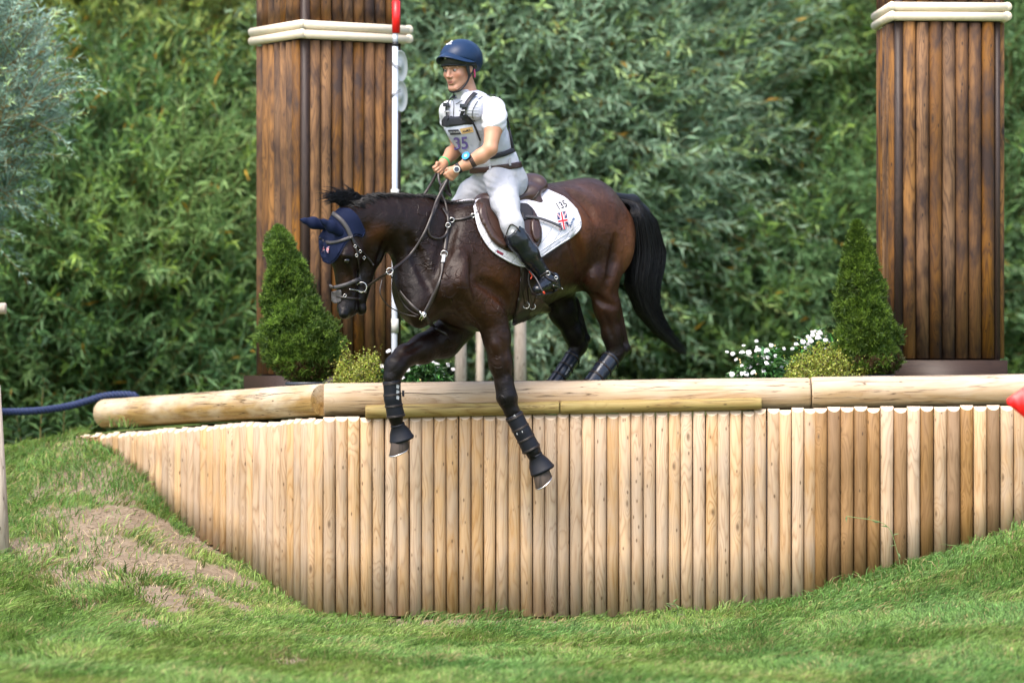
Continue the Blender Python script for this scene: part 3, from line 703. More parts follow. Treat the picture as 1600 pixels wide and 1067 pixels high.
M['petalw'] = mat('white_petal', (.66,.65,.68), .6, .3)[0]; M['bud'] = mat('cream_bud', (.62,.48,.20), .6)[0]
def petal_mesh(seed):
    r = np.random.default_rng(seed); V = []; T = []; Q = []
    for k in range(5):
        a = k*1.2566+r.normal(0,.08); L = r.uniform(.017,.022); ca, sa = math.cos(a), math.sin(a); w = .011
        pts = [(0.002,0,0),(L*.55,w*.95,.003),(L*.95,w*.6,.001),(L,0,-.002),(L*.95,-w*.6,.001),(L*.55,-w*.95,.003),(L*.6,0,.0015+.001*k)]
        i0 = len(V)
        for (x,y,z) in pts: V.append((x*ca-y*sa, x*sa+y*ca, z+.0012*k))
        for j in range(6): T.append((i0+6, i0+j, i0+(j+1)%6))
    me = bpy.data.meshes.new('flower'); me.from_pydata(V, [], T); me.materials.append(M['petalw']); return me
FL = [petal_mesh(i) for i in range(4)]
_b = MB(); _b.tube([(0,0,-.007),(0,0,-.002),(0,0,.004),(0,0,.008)], [.002,.0055,.0045,.001], 6); BUD = _b.mesh('bud', M['bud'], True)
def impatiens(label, px, py_top, Y, halfw, nfl, seed, spots=None, slope=0.0, dep=.2):
    r = np.random.default_rng(seed); b0 = W(px, 600, Y); hw = halfw/F*(Y+D); top = CZ+(HY-py_top)/F*(Y+D)-ZP
    root = empty('impatiens', (b0[0], b0[1], ZP), label, 'flowering plant', 'white impatiens on the platform')
    n = 1500; P, d = mound(n, 0,0,0, hw*.98, dep, top*.97, r, seed); P[:,2] += slope*P[:,0]
    dr = unit(d*np.array([1,1,.35])+r.normal(0,.35,(n,3))+np.array([0,-.15,.0]))
    V, T = leaves(P-dr*.03, dr, unit(np.array([0,-.3,1.0])+r.normal(0,.35,(n,3))), r.uniform(.05,.085,n), r.uniform(.020,.03,n), .25)
    c = hue((.048,.135,.034), n, .3, .08, seed); br = r.random(n) < .15; c[br] *= 2.0
    tag(obj('leaves', mesh_np('leaves', V, T, M['leafg'], True, np.repeat(c,4,0)), root), kind='stuff')
    m = 160; Q, dd = mound(m, 0,0,0, hw*.9, dep*.9, top*.85, r, seed+1); A = Q*np.array([.4,.4,0]); s = unit(np.cross(Q-A,[0.1,0,1.0]))*.003
    V = np.stack([A-s,A+s,A+np.array([0,-.004,.0]),Q],1).reshape(-1,3); i = np.arange(m)*4
    tag(obj('stems', mesh_np('stems', V, np.concatenate([np.stack([i,i+1,i+3],1),np.stack([i+1,i+2,i+3],1),np.stack([i+2,i,i+3],1)]), M['bark']), root), kind='stuff')
    fl = []
    if spots:
        for (x, y) in spots:
            p = W(x, y, Y-dep*.75+r.uniform(-.03,.1)); fl.append(p-np.array([b0[0],b0[1],ZP]))
    while len(fl) < nfl:
        q, d2 = mound(1, 0,0,0, hw, dep, top, r, seed+7+len(fl))
        q[0,2] += slope*q[0,0]
        if d2[0,1] < .35 and q[0,2] > top*.35: fl.append(q[0]+d2[0]*.012)
    for p in fl:
        o = obj('flower', FL[r.integers(4)], root); o.location = p
        dv = Vector((p[0]*.8/hw*.4+r.normal(0,.25), -.9+r.normal(0,.2), .55+r.normal(0,.25)))
        o.rotation_euler = dv.to_track_quat('Z','Y').to_euler(); s_ = r.uniform(.6,1.05); o.scale = (s_,s_,s_)
    for j in range(nfl//2):
        q, d2 = mound(1, 0,0,0, hw, dep, top, r, seed+70+j); q[0,2] += slope*q[0,0]
        if q[0,2] > top*.3:
            o = obj('bud', BUD, root); o.location = q[0]+d2[0]*.015; o.rotation_euler = (r.normal(0,.5), r.normal(0,.5), 0)
    return root
M['leafg'] = tintmat('glossy_leaf', .3, .5, .15)
impatiens('white impatiens under the horse chest between the two forelegs', 655, 555, .5, 62, 30, 51, [(637,578),(607,549),(613,560),(596,572),(690,556),(700,570),(677,566),(708,577)])
impatiens('white impatiens at the left end of the right hand planting', 1185, 545, .48, 52, 60, 52, [(1150,562),(1145,553),(1170,551),(1198,548),(1212,556),(1162,540),(1186,547),(1136,550),(1225,545)], slope=.10)
impatiens('white impatiens behind the right wire vine near the narrow spruce', 1275, 522, .85, 44, 60, 53, [(1262,526),(1278,528),(1255,534),(1290,532),(1312,535),(1238,545),(1244,538),(1270,524)], slope=.02)

# ---------------------------------------------------------------- grass
def grass():
    r = np.random.default_rng(77); n = 400000
    X = r.uniform(-4.2, 4.2, n); Y = np.concatenate([r.uniform(-5.4, .0, int(n*.78)), r.uniform(0, 3.8, n-int(n*.78))])
    wl = np.where(X < K0[0], wing_y(X)*1.0, 0)-.012; wl = np.where(X < K0[0]+wd[0]*wing_L, 9, wl)
    keep = Y < wl-.0
    X, Y = X[keep], Y[keep]
    vis = np.abs(X/(Y+D)) < 850/F; X, Y = X[vis], Y[vis]
    dmk = dirt_mask(X, Y); cl = fnoise(np.stack([X,Y],1), 31, 2.2, 3)
    keep = r.random(len(X)) > np.clip(dmk*1.45-.2+.15*(cl<-.6), 0, .96); X, Y, dmk, cl = X[keep], Y[keep], dmk[keep], cl[keep]
    n = len(X); Z = ground_z(X, Y)-.004
    tall = np.clip(fnoise(np.stack([X,Y],1), 55, 1.5, 3)*.8+.3, -.4, 1.3)+.9*np.clip(fnoise(np.stack([X,Y],1), 56, 4.5, 3)-.1, -.5, 1.2)
    left = np.clip((-X-1.2)/1.2, 0, 1)
    Hh = (.024+.018*tall)*r.uniform(.55,1.4,n)*(1+.55*left)
    near_wall = np.exp(-np.maximum(0, -Y)/.10)*(X > K0[0]); Hh *= 1+1.6*near_wall*r.random(n)**1.5*(fnoise(np.stack([X,Y*0],1), 58, 1.6, 3) > -.1)
    # lay of the blades turns slowly over the lawn
    ph = fnoise(np.stack([X,Y],1), 61, .55, 2)*2.6; lean = np.stack([np.cos(ph)*.6+.25, np.sin(ph)*.6-.1, np.zeros(n)],1)+r.normal(0,.42,(n,3))*np.array([1,1,0])
    d = unit(lean*.6+np.array([0,0,1.0])); L = Hh*1.5
    sd_ = unit(np.cross(d, unit(np.stack([r.normal(size=n)*.5, -np.ones(n), r.normal(size=n)*.3],1)))); w = r.uniform(.0018,.0036,n)*(1+.25*left)
    b0 = np.stack([X,Y,Z],1); mid = b0+d*(L*.55)[:,None]; tip = b0+d*L[:,None]+lean*(L*.35)[:,None]-np.array([0,0,1])*(L*.22)[:,None]
    V = np.stack([b0-sd_*w[:,None], b0+sd_*w[:,None], mid+sd_*(w*.8)[:,None], mid-sd_*(w*.8)[:,None], tip],1)
    i = np.arange(n)*5; Q = np.stack([i,i+1,i+2,i+3],1); T = np.stack([i+3,i+2,i+4],1)
    pn = fnoise(np.stack([X,Y],1), 71, .9, 4); 
    ca = np.array([.150,.235,.036]); cb = np.array([.265,.310,.060]); cc = np.array([.125,.255,.062])
    t = (.5+.5*pn+r.normal(0,.2,n)).clip(0,1)[:,None]; c = ca*(1-t)+cb*t
    u = (.5+.6*fnoise(np.stack([X,Y],1), 72, .5, 2)+.3*np.clip(X,-2,2)/2).clip(0,1)[:,None]; c = c*(1-u*.6)+cc*u*.6
    c *= np.array([.88,1.0,1.12]); c *= (1+.20*fnoise(np.stack([X,Y],1), 57, 5.5, 3)[:,None]+r.normal(0,.34,(n,1))).clip(.3,2.1)
    dry = r.random(n) < (.05+.32*dmk+.22*np.clip(-cl-.2,0,1)+.30*np.clip(pn-.25,0,1)); c[dry] = np.array([.36,.30,.13])*(1+r.normal(0,.2,(dry.sum(),1)))
    pale = r.random(n) < .12; c[pale] = c[pale]*1.3+np.array([.03,.04,.03])
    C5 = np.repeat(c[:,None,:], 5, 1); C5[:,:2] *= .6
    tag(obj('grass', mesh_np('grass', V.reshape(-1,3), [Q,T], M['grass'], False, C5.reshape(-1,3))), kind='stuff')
    return n
NG = grass()
def tufts():
    """longer tufts where the mower does not reach: by the wing, the wall foot and behind the log end"""
    r = np.random.default_rng(5); P = []; Ls = []
    for (px, py, k, sp, L) in ((215,755,260,.12,.11),(140,712,260,.16,.11),(240,790,160,.06,.12),(60,760,500,.3,.10),(30,820,400,.2,.10),(100,740,400,.2,.10),(180,765,200,.14,.09),(290,830,80,.06,.08),(40,880,300,.3,.08),
        (1240,945,150,.35,.09),(1340,915,220,.3,.10),(1450,880,240,.3,.10),(1560,845,240,.3,.11),(560,968,130,.22,.08),(680,972,70,.2,.06),(1150,968,150,.25,.07),(1010,972,90,.3,.06),(120,860,160,.2,.07),(130,925,140,.2,.07),(50,715,300,.35,.10),(360,925,120,.15,.07)):
        c = hit_ground(px, py)
        q = np.stack([c[0]+r.normal(0,sp,k), c[1]+r.normal(0,sp*.6,k)-.02],1); q = q[(q[:,1] < np.where(q[:,0] < K0[0], wing_y(q[:,0]), 0)-.01) | (q[:,0] < K0[0]+wd[0]*wing_L)]
        P.append(q); Ls.append(np.full(len(q), L))
    P = np.concatenate(P); L = np.concatenate(Ls)*r.uniform(.5,1.2,len(P)); n = len(P); Z = ground_z(P[:,0],P[:,1])-.004
    b0 = np.column_stack([P,Z]); k2 = 70   # a few blades growing out under the left log
    e = np.stack([W(205+r.normal()*22, 667, 2.0+r.uniform(-.3,.05)) for _ in range(k2)]); b0 = np.concatenate([b0,e]); L = np.concatenate([L, r.uniform(.04,.15,k2)]); n += k2
    ln = r.normal(0,.55,(n,3))*np.array([1,1,0]); d = unit(ln*.6+np.array([0,0,1])); sd_ = unit(np.cross(d,[0.1,-1,.1])); w = r.uniform(.0018,.003,n)
    m1 = b0+d*(L*.5)[:,None]; tip = b0+d*L[:,None]+ln*(L*.45)[:,None]-np.array([0,0,1])*(L*.3)[:,None]
    V = np.stack([b0-sd_*w[:,None], b0+sd_*w[:,None], m1+sd_*(w*.8)[:,None], m1-sd_*(w*.8)[:,None], tip],1)
    i = np.arange(n)*5; c = hue((.120,.235,.050), n, .25, .1, 8); dry = r.random(n) < .1; c[dry] = (.38,.32,.15)
    tag(obj('long_grass', mesh_np('long_grass', V.reshape(-1,3), [np.stack([i,i+1,i+2,i+3],1), np.stack([i+3,i+2,i+4],1)], M['grass'], False, np.repeat(c,5,0))), kind='stuff')
tufts()
def clods():
    r = np.random.default_rng(25); C_ = []
    for (c, rx, _, ry, s) in _ds:
        k = int(700*rx*max(ry,.15)/.2); C_.append(np.stack([c[0]+r.normal(0,rx*.6,k), c[1]+r.normal(0,ry*.9,k)],1))
    P = np.concatenate(C_); P = P[(dirt_mask(P[:,0],P[:,1]) > .3)]; P = P[(P[:,1] < np.where(P[:,0] < K0[0], wing_y(P[:,0]), 0)-.02)]; n = len(P); Z = ground_z(P[:,0],P[:,1])-.012
    oct_ = np.array([[1,0,0],[-1,0,0],[0,1,0],[0,-1,0],[0,0,1],[0,0,-1.0]]); R = r.uniform(.003,.012,(n,1,1))*r.uniform(.5,1.3,(n,6,1)); V = oct_[None]*R*np.array([1.3,1,.7])+np.column_stack([P,Z])[:,None,:]+r.normal(0,.001,(n,6,3))
    f = np.array([[0,2,4],[2,1,4],[1,3,4],[3,0,4],[2,0,5],[1,2,5],[3,1,5],[0,3,5]]); T = (np.arange(n)*6)[:,None,None]+f[None]
    tag(obj('soil_clods', mesh_np('soil_clods', V.reshape(-1,3), T.reshape(-1,3), M['clod'], True)), kind='stuff')
M['clod'] = mat('clod', (.25,.195,.135), .95, .1)[0]
clods()
def straw():
    """dry mown stalks lying on the bank"""
    r = np.random.default_rng(15); n = 900; X = []; 
    for _ in range(n):
        px, py = (r.uniform(0,400), r.uniform(830,960)) if r.random() < .7 else (r.uniform(0,1600), r.uniform(965,1060))
        X.append((px,py))
    c0 = np.array([hit_ground(a,b) for a,b in X]); a = r.uniform(0,6.28,n); L = r.uniform(.02,.09,n)
    q = c0.copy(); q[:,0] += np.cos(a)*L; q[:,1] += np.sin(a)*L; q[:,2] = ground_z(q[:,0],q[:,1])+.022; c0[:,2] += .014
    s = unit(np.cross(q-c0,[0,0,1.0]))*.0018; V = np.stack([c0-s,c0+s,q+s*.5,q-s*.5],1).reshape(-1,3); i = np.arange(n)*4
    m = mat('straw', (.50,.40,.22), .7)[0]
    tag(obj('straw', mesh_np('straw', V, np.stack([i,i+1,i+2,i+3],1), m)), kind='stuff')
straw()
# young willow shoots growing over the bank crest below the rope
def sapling(px, Y, hpx, seed, label):
    r = np.random.default_rng(seed); p = W(px, 700, Y); root = empty('young_shoot', (p[0],p[1],p[2]-.05), label, 'plant', 'young shoots below the blue rope')
    h = hpx/F*(Y+D); b = MB(); lean = r.normal(0,.08); P = smooth_path([(0,0,0),(lean*.4,0,h*.5),(lean,0,h)],6); b.tube(P, np.linspace(.005,.0015,len(P)), 5); b.build('stem', M['twig'], root, True)
    k = 22; t = np.linspace(.15,1,k); base = np.stack([np.interp(t*h,P[:,2],P[:,0]),0*t,t*h],1); a = np.arange(k)*2.4+r.uniform(0,6)
    d = unit(np.stack([np.cos(a),np.sin(a),.5+.7*t],1)); L = r.uniform(.10,.17,k)*(1.1-.5*t)
    V, T = leaves(base, d, unit(np.array([0,-.4,1.0])+r.normal(0,.2,(k,3))), L, L*.2, .2)
    c = hue((.10,.19,.06), k, .2, .08, seed)
    tag(obj('leaves', mesh_np('leaves', V, T, M['leaf'], True, np.repeat(c,4,0)), root), kind='stuff')
sapling(62, 3.9, 120, 1, 'pale young shoot nearest the left grey post'); sapling(98, 4.1, 95, 2, 'pale young shoot midway between the left post and the log end'); sapling(118, 3.9, 60, 3, 'shortest pale young shoot beside the log end'); sapling(35, 4.2, 70, 4, 'small young shoot just right of the left grey post')
# weeds at the wall foot
def weed(px, py, Y, h, label, seed):
    r = np.random.default_rng(seed); p = hit_ground(px, py); p[1] = min(p[1], -.03); p[2] = ground_z([p[0]],[p[1]])[0]
    root = empty('weed', tuple(p), label, 'weed', 'weeds at the foot of the wall')
    b = MB(); P = smooth_path([(0,0,0),(-.03,-.005,h*.4),(-.09*h/.3,-.01,h*.85),(-.30*h/.3,-.01,h)],6); b.tube(P, .0022, 5); b.build('stem', M['stemg'], root, True)
    k = 9; t = np.linspace(.1,1,k); base = P[(t*(len(P)-1)).astype(int)]; a = r.uniform(0,6.28,k); d = unit(np.stack([np.cos(a),np.sin(a)*.4-.2,np.sin(a)*.6],1)); L = r.uniform(.03,.06,k)
    V, T = leaves(base, d, unit(r.normal(size=(k,3))+np.array([0,-1,.5])), L, L*.25, .1)
    tag(obj('leaves', mesh_np('leaves', V, T, M['leaf'], True, np.repeat(hue((.11,.19,.06),k,.2,.1,seed),4,0)), root), kind='stuff')
M['stemg'] = mat('green_stem', (.16,.24,.08), .6)[0]
weed(1408, 893, -.03, .34, 'thin arching weed against the brown poles at the right', 3)
weed(1066, 968, -.03, .10, 'small leafy weed at the wall foot right of centre', 4)
# ---------------------------------------------------------------- bodies from blended volumes
TH = math.radians(43.0); fX, fY = -math.cos(TH), -math.sin(TH); nX, nY = -fY, fX     # forward, and the horse's left
HO = np.array([W(730,300,-.2)[0], -.2, 0.0])                                          # origin of the horse frame, under the withers
HM = np.array([[fX, nX, 0],[fY, nY, 0],[0,0,1.0]])                                    # local (a, s, z) -> world
def to_world(P): return np.asarray(P) @ HM.T + HO
def to_local(P): return (np.asarray(P)-HO) @ HM
def H(px, py, s=0.0):
    """point of the horse frame seen at this pixel, s to the left of the median plane"""
    k = (px-800)/F; a = (k*(D+HO[1]+s*nY)-HO[0]-s*nX)/(fX-k*fY)
    Y = HO[1]+a*fY+s*nY
    return np.array([a, s, CZ+(HY-py)/F*(Y+D)])
CAML = to_local(np.array([0,-D,CZ]))
def ray(px, py):
    d = np.array([(px-800)/F, 1.0, (HY-py)/F]); d = d/np.linalg.norm(d) if d.ndim == 1 else d
    return d @ HM
def local_px(P):
    w = to_world(P); return 800+F*w[:,0]/(w[:,1]+D), HY-F*(w[:,2]-CZ)/(w[:,1]+D)
LAT = np.array([0,1.0,0])
class Field:
    def __init__(s): s.p = []
    def cap(s, a, b, ra, rb, wa=None, wb=None, lat=LAT, k=.03, op='+'):
        s.p.append(('c', np.array(a,float), np.array(b,float), ra, rb, wa if wa else ra, wb if wb else rb, np.array(lat,float)/np.linalg.norm(lat), k, op)); return s
    def chain(s, st, k=.03, lat=LAT, op='+'):
        """stations: (point, radius, lateral radius)"""
        for u, v in zip(st[:-1], st[1:]): s.cap(u[0], v[0], u[1], v[1], u[2], v[2], lat, k, op)
        return s
    def ell(s, c, r, R=None, k=.03, op='+'):
        s.p.append(('e', np.array(c,float), np.array(r,float), np.eye(3) if R is None else np.array(R,float), k, op)); return s
    def prim(s, q, P):
        if q[0] == 'c':
            _, a, b, ra, rb, wa, wb, lat, k, op = q
            ab = b-a; L2 = ab@ab+1e-12; t = np.clip((P-a)@ab/L2, 0, 1); v = P-a-t[:,None]*ab
            l = v@lat; r = ra+(rb-ra)*t; w = wa+(wb-wa)*t
            s2 = np.maximum((v*v).sum(1)-l*l, 0)
            k0 = np.sqrt(s2/r**2+l*l/w**2); k1 = np.sqrt(s2/r**4+l*l/w**4)+1e-9
            return np.where(k0 < 1e-4, -np.minimum(r,w), k0*(k0-1)/k1)
        _, c, r, R, k, op = q
        v = (P-c)@R; k0 = np.sqrt(((v/r)**2).sum(1)); k1 = np.sqrt(((v/r**2)**2).sum(1))+1e-9
        return np.where(k0 < 1e-4, -r.min(), k0*(k0-1)/k1)
    def bbox(s, q, m):
        if q[0] == 'c':
            R = max(q[3:7]); return np.minimum(q[1],q[2])-R-m, np.maximum(q[1],q[2])+R+m
        R = q[2].max(); return q[1]-R-m, q[1]+R+m
    @staticmethod
    def comb(d, e, k, op):
        if op == '-': e = -e; h = np.clip(k-np.abs(d-e), 0, None)/k; return np.maximum(d,e)+h*h*k*.25
        h = np.clip(k-np.abs(d-e), 0, None)/k; return np.minimum(d,e)-h*h*k*.25
    def ev(s, P):
        d = np.full(len(P), 10.0)
        for q in s.p: d = s.comb(d, s.prim(q, P), q[-2], q[-1])
        return d
    def grad(s, P, e=.002):
        g = np.stack([s.ev(P+np.eye(3)[i]*e)-s.ev(P-np.eye(3)[i]*e) for i in range(3)], 1); return unit(g)
    def snap(s, px, py, off=0.0, t0=22.0, n=90):
        """where the view ray through each pixel meets the surface raised by off; misses return the closest approach"""
        px = np.asarray(px, float).ravel(); py = np.asarray(py, float).ravel()
        d = np.stack([(px-800)/F, np.ones(len(px)), (HY-py)/F], 1); d = unit(d)@HM
        t = np.full(len(px), t0); best = np.full(len(px), 9.0); bt = t.copy(); done = np.zeros(len(px), bool)
        act = np.arange(len(px))
        for _ in range(n):
            if not len(act): break
            v = s.ev(CAML+d[act]*t[act][:,None])-off; b = v < best[act]-1e-5; best[act[b]] = v[b]; bt[act[b]] = t[act[b]]
            go = (v >= .0008) & (v < best[act]+.25); act = act[go]; t[act] += np.clip(v[go]*.85, .001, .6)
        return CAML+d*bt[:,None]
    def mesh(s, name, res, m=None, colf=None, clip=None, smooth=2, disp=None):
        lo = np.min([s.bbox(q, .02)[0] for q in s.p if q[-1]=='+'], 0); hi = np.max([s.bbox(q, .02)[1] for q in s.p if q[-1]=='+'], 0)
        sh = np.ceil((hi-lo)/res).astype(int)+1
        G = np.full(sh, 1.0, np.float32)
        for q in s.p:
            m_ = q[-2]+2.5*res+.012; a, b = s.bbox(q, m_); i0 = np.clip(((a-lo)/res).astype(int), 0, sh); i1 = np.clip(((b-lo)/res).astype(int)+2, 0, sh)
            if (i1 <= i0).any(): continue
            ax = [lo[i]+np.arange(i0[i], i1[i])*res for i in range(3)]
            X = np.stack(np.meshgrid(*ax, indexing='ij'), -1); shp = X.shape[:3]; X = X.reshape(-1,3)
            sub = G[i0[0]:i1[0], i0[1]:i1[1], i0[2]:i1[2]]
            e = s.prim(q, X).reshape(shp)
            G[i0[0]:i1[0], i0[1]:i1[1], i0[2]:i1[2]] = s.comb(sub, e, q[-2], q[-1])
        if clip is not None:
            ax = [lo[i]+np.arange(sh[i])*res for i in range(3)]; X = np.stack(np.meshgrid(*ax, indexing='ij'), -1).reshape(-1,3)
            G = np.maximum(G, clip(X).reshape(sh).astype(np.float32))
        V, Q = nets(G, lo, res)
        if smooth:
            E = np.concatenate([Q[:,[0,1]],Q[:,[1,2]],Q[:,[2,3]],Q[:,[3,0]]]); cnt = np.bincount(E.ravel(), minlength=len(V))[:,None]
            for _ in range(smooth):
                for f in (.5, -.45):
                    acc = np.zeros_like(V)
                    for ax_ in range(3): acc[:,ax_] = np.bincount(E[:,0], V[E[:,1],ax_], len(V))+np.bincount(E[:,1], V[E[:,0],ax_], len(V))
                    V = V+f*(acc/cnt-V)
        if disp is not None: V = V+disp(V, s)
        return mesh_np(name, V, Q, m, True, colf(V) if colf else None)
def nets(G, lo, res):
    S = G < 0; c = np.zeros(tuple(np.array(G.shape)-1), np.int8)
    offs = [(i,j,k) for i in (0,1) for j in (0,1) for k in (0,1)]
    sl = lambda o: tuple(slice(o[i], G.shape[i]-1+o[i]) for i in range(3))
    for o in offs: c += S[sl(o)]
    act = np.argwhere((c > 0) & (c < 8)); vid = np.full(c.shape, -1, np.int64); vid[tuple(act.T)] = np.arange(len(act))
    val = np.stack([G[tuple((act+np.array(o)).T)] for o in offs], 1)
    acc = np.zeros((len(act),3)); cnt = np.zeros(len(act)); oi = np.array(offs)
    for a in range(8):
        for b in range(a+1, 8):
            if np.abs(oi[a]-oi[b]).sum() == 1:
                va, vb = val[:,a], val[:,b]; m = (va < 0) != (vb < 0); t = va/np.where(m, va-vb, 1)
                acc[m] += (oi[a]+t[:,None]*(oi[b]-oi[a]))[m]; cnt[m] += 1
    V = lo+(act+acc/cnt[:,None])*res; Qs = []
    for ax in range(3):
        o1 = [0,0,0]; o1[ax] = 1
        A = S[tuple(slice(0, G.shape[i]-o1[i]) for i in range(3))]; B = S[tuple(slice(o1[i], None) for i in range(3))]
        e = np.argwhere(A != B); u, v = [(1,2),(2,0),(0,1)][ax]
        e = e[(e[:,u] > 0) & (e[:,v] > 0) & (e[:,u] < c.shape[u]) & (e[:,v] < c.shape[v])]
        du = np.zeros(3,int); du[u] = 1; dv = np.zeros(3,int); dv[v] = 1
        q = np.stack([vid[tuple((e-du-dv).T)], vid[tuple((e-dv).T)], vid[tuple(e.T)], vid[tuple((e-du).T)]], 1)
        ins = A[tuple(e.T)]; q[~ins] = q[~ins][:, ::-1]; Qs.append(q[(q >= 0).all(1)])
    return V, np.concatenate(Qs)
def poly_fill(pts, step):
    """triangulated fill of a pixel polygon: (V2, T)"""
    pts = np.asarray(pts, float)
    x0, y0 = pts.min(0); x1, y1 = pts.max(0)
    def inside(P):
        c = np.zeros(len(P), bool); n = len(pts)
        for i in range(n):
            a, b = pts[i], pts[(i+1)%n]; cnd = ((a[1] > P[:,1]) != (b[1] > P[:,1])); xx = (b[0]-a[0])*(P[:,1]-a[1])/(b[1]-a[1]+1e-12)+a[0]; c ^= cnd & (P[:,0] < xx)
        return c
    nx_, ny_ = int((x1-x0)/step)+2, int((y1-y0)/step)+2
    gx_ = np.linspace(x0, x1, nx_); gy_ = np.linspace(y0, y1, ny_); X, Y = np.meshgrid(gx_, gy_); P = np.stack([X.ravel(), Y.ravel()], 1)
    # pull the points near the outline onto it
    n = len(pts); best = np.full(len(P), 1e9); near = P.copy()
    for i in range(n):
        a, b = pts[i], pts[(i+1)%n]; ab = b-a; t = np.clip(((P-a)@ab)/(ab@ab+1e-12), 0, 1); q = a+t[:,None]*ab; d = np.linalg.norm(P-q, axis=1); m = d < best; best[m] = d[m]; near[m] = q[m]
    ins = inside(P); use = ins | (best < step*.75); P2 = np.where((best < step*.75)[:,None], near, P)
    ii = np.arange(len(P)).reshape(X.shape); Q = np.stack([ii[:-1,:-1], ii[:-1,1:], ii[1:,1:], ii[1:,:-1]], -1).reshape(-1,4)
    cen = P2[Q].mean(1); Q = Q[use[Q].all(1) & inside(cen)]
    u, inv = np.unique(Q, return_inverse=True)
    return P2[u], inv.reshape(Q.shape)
def sheet(field, pts, off, th, name, m, parent, step=3.0, pad=None, mirror=False, puff=0.0, curve=True, t0=22.0):
    """a piece of cloth or leather lying on the body: outline given where the camera sees it, thickness th"""
    if curve:
        q = smooth_path(np.array([list(p)+[0] for p in list(pts)+[pts[0]]], float), 5)[:-1,:2]
    else: q = np.array(pts, float)
    V2, Q = poly_fill(q, step)
    P = field.snap(V2[:,0], V2[:,1], off, t0=t0)
    # soften folds of the landing points
    E = np.concatenate([Q[:,[0,1]],Q[:,[1,2]],Q[:,[2,3]],Q[:,[3,0]]]); Es = np.sort(E,1); un, ct = np.unique(Es, axis=0, return_counts=True); bd = np.unique(un[ct==1])
    deg = np.bincount(un.ravel(), minlength=len(P)); cam_d = unit(P-CAML)
    dep = ((P-CAML)*cam_d).sum(1)
    for _ in range(3):
        s_ = np.bincount(un[:,0], dep[un[:,1]], len(P))+np.bincount(un[:,1], dep[un[:,0]], len(P)); dep = .5*dep+.5*s_/np.maximum(deg,1)
    P = CAML+cam_d*dep[:,None]
    nrm = np.zeros_like(P); fn = np.cross(P[Q[:,2]]-P[Q[:,0]], P[Q[:,3]]-P[Q[:,1]])
    for j in range(4):
        for ax in range(3): nrm[:,ax] += np.bincount(Q[:,j], fn[:,ax], len(P))
    nrm = unit(nrm); flip = (nrm*(CAML-P)).sum(1) < 0; nrm[flip] *= -1
    if not ((fn*(CAML-P[Q[:,0]])).sum(1).mean() > 0): Q = Q[:, ::-1]
    top = P+nrm*(th+puff); 
    if puff: top[bd] = P[bd]+nrm[bd]*th
    n = len(P); V = np.concatenate([top, P]); F_ = [Q, Q[:, ::-1]+n]
    he = set(map(tuple, E.tolist())); 
    E2 = np.concatenate([Q[:,[0,1]],Q[:,[1,2]],Q[:,[2,3]],Q[:,[3,0]]]); key = Es_key = {}
    so = np.sort(E2,1); un2, i2, c2 = np.unique(so, axis=0, return_index=True, return_counts=True); be = E2[i2[c2==1]]
    F_.append(np.stack([be[:,1], be[:,0], be[:,0]+n, be[:,1]+n], 1)); Qa = np.concatenate(F_)
    if mirror: obj(name, mesh_np(name, V*np.array([1,-1,1]), Qa[:, ::-1], m, True), parent)
    return obj(name, mesh_np(name, V, Qa, m, True), parent)
def strap(field, pts, wpx, off, name, m, parent, th=.004, n=6, t0=22.0, closed=False, depth=None):
    """a flat strap along pixels on a body (depth: list of fixed local points instead)"""
    if depth is None:
        P2 = smooth_path(np.array([list(p)+[0] for p in pts], float), n)[:,:2]; P = field.snap(P2[:,0], P2[:,1], off, t0=t0)
        P[1:-1] = (P[:-2]+2*P[1:-1]+P[2:])/4; N_ = field.grad(P)
    else:
        P = smooth_path(np.array(depth, float), n); N_ = np.tile(unit((CAML-P).mean(0)), (len(P),1))
    T = unit(np.gradient(P, axis=0)); S = unit(np.cross(T, N_)); N2 = unit(np.cross(S, T)); N2 *= np.sign((N2*N_).sum(1))[:,None]
    w = (wpx/F*D)/2; w = np.broadcast_to(w, (len(P),))[:,None]
    V = np.stack([P-S*w, P-S*w*.8+N2*th, P+S*w*.8+N2*th, P+S*w, P+S*w*.8-N2*th*.4, P-S*w*.8-N2*th*.4], 1).reshape(-1,3)
    k = len(P); Q = [[i*6+j, i*6+(j+1)%6, (i+1)*6+(j+1)%6, (i+1)*6+j] for i in range(k-1) for j in range(6)]
    Q = np.array(Q+[[0,1,2,3],[0,3,4,5],[(k-1)*6+3,(k-1)*6+2,(k-1)*6+1,(k-1)*6],[(k-1)*6+5,(k-1)*6+4,(k-1)*6+3,(k-1)*6]])
    return obj(name, mesh_np(name, V, Q, m, True), parent)
def cord(P, r, name, m, parent, n=7, s=8):
    b = MB(); P = smooth_path(np.array(P, float), s) if s else np.array(P, float); b.tube(P, r, n); return b.build(name, m, parent, True)
def ring_at(c, r, w, name, m, parent, nrm=None):
    a = np.linspace(0, 2*np.pi, 21); nrm = unit(CAML-c) if nrm is None else unit(np.array(nrm, float)); u = unit(np.cross(nrm, [0,0,1.0])); v = np.cross(nrm, u)
    return cord(c+r*(np.cos(a)[:,None]*u+np.sin(a)[:,None]*v), w, name, m, parent, 6, 0)
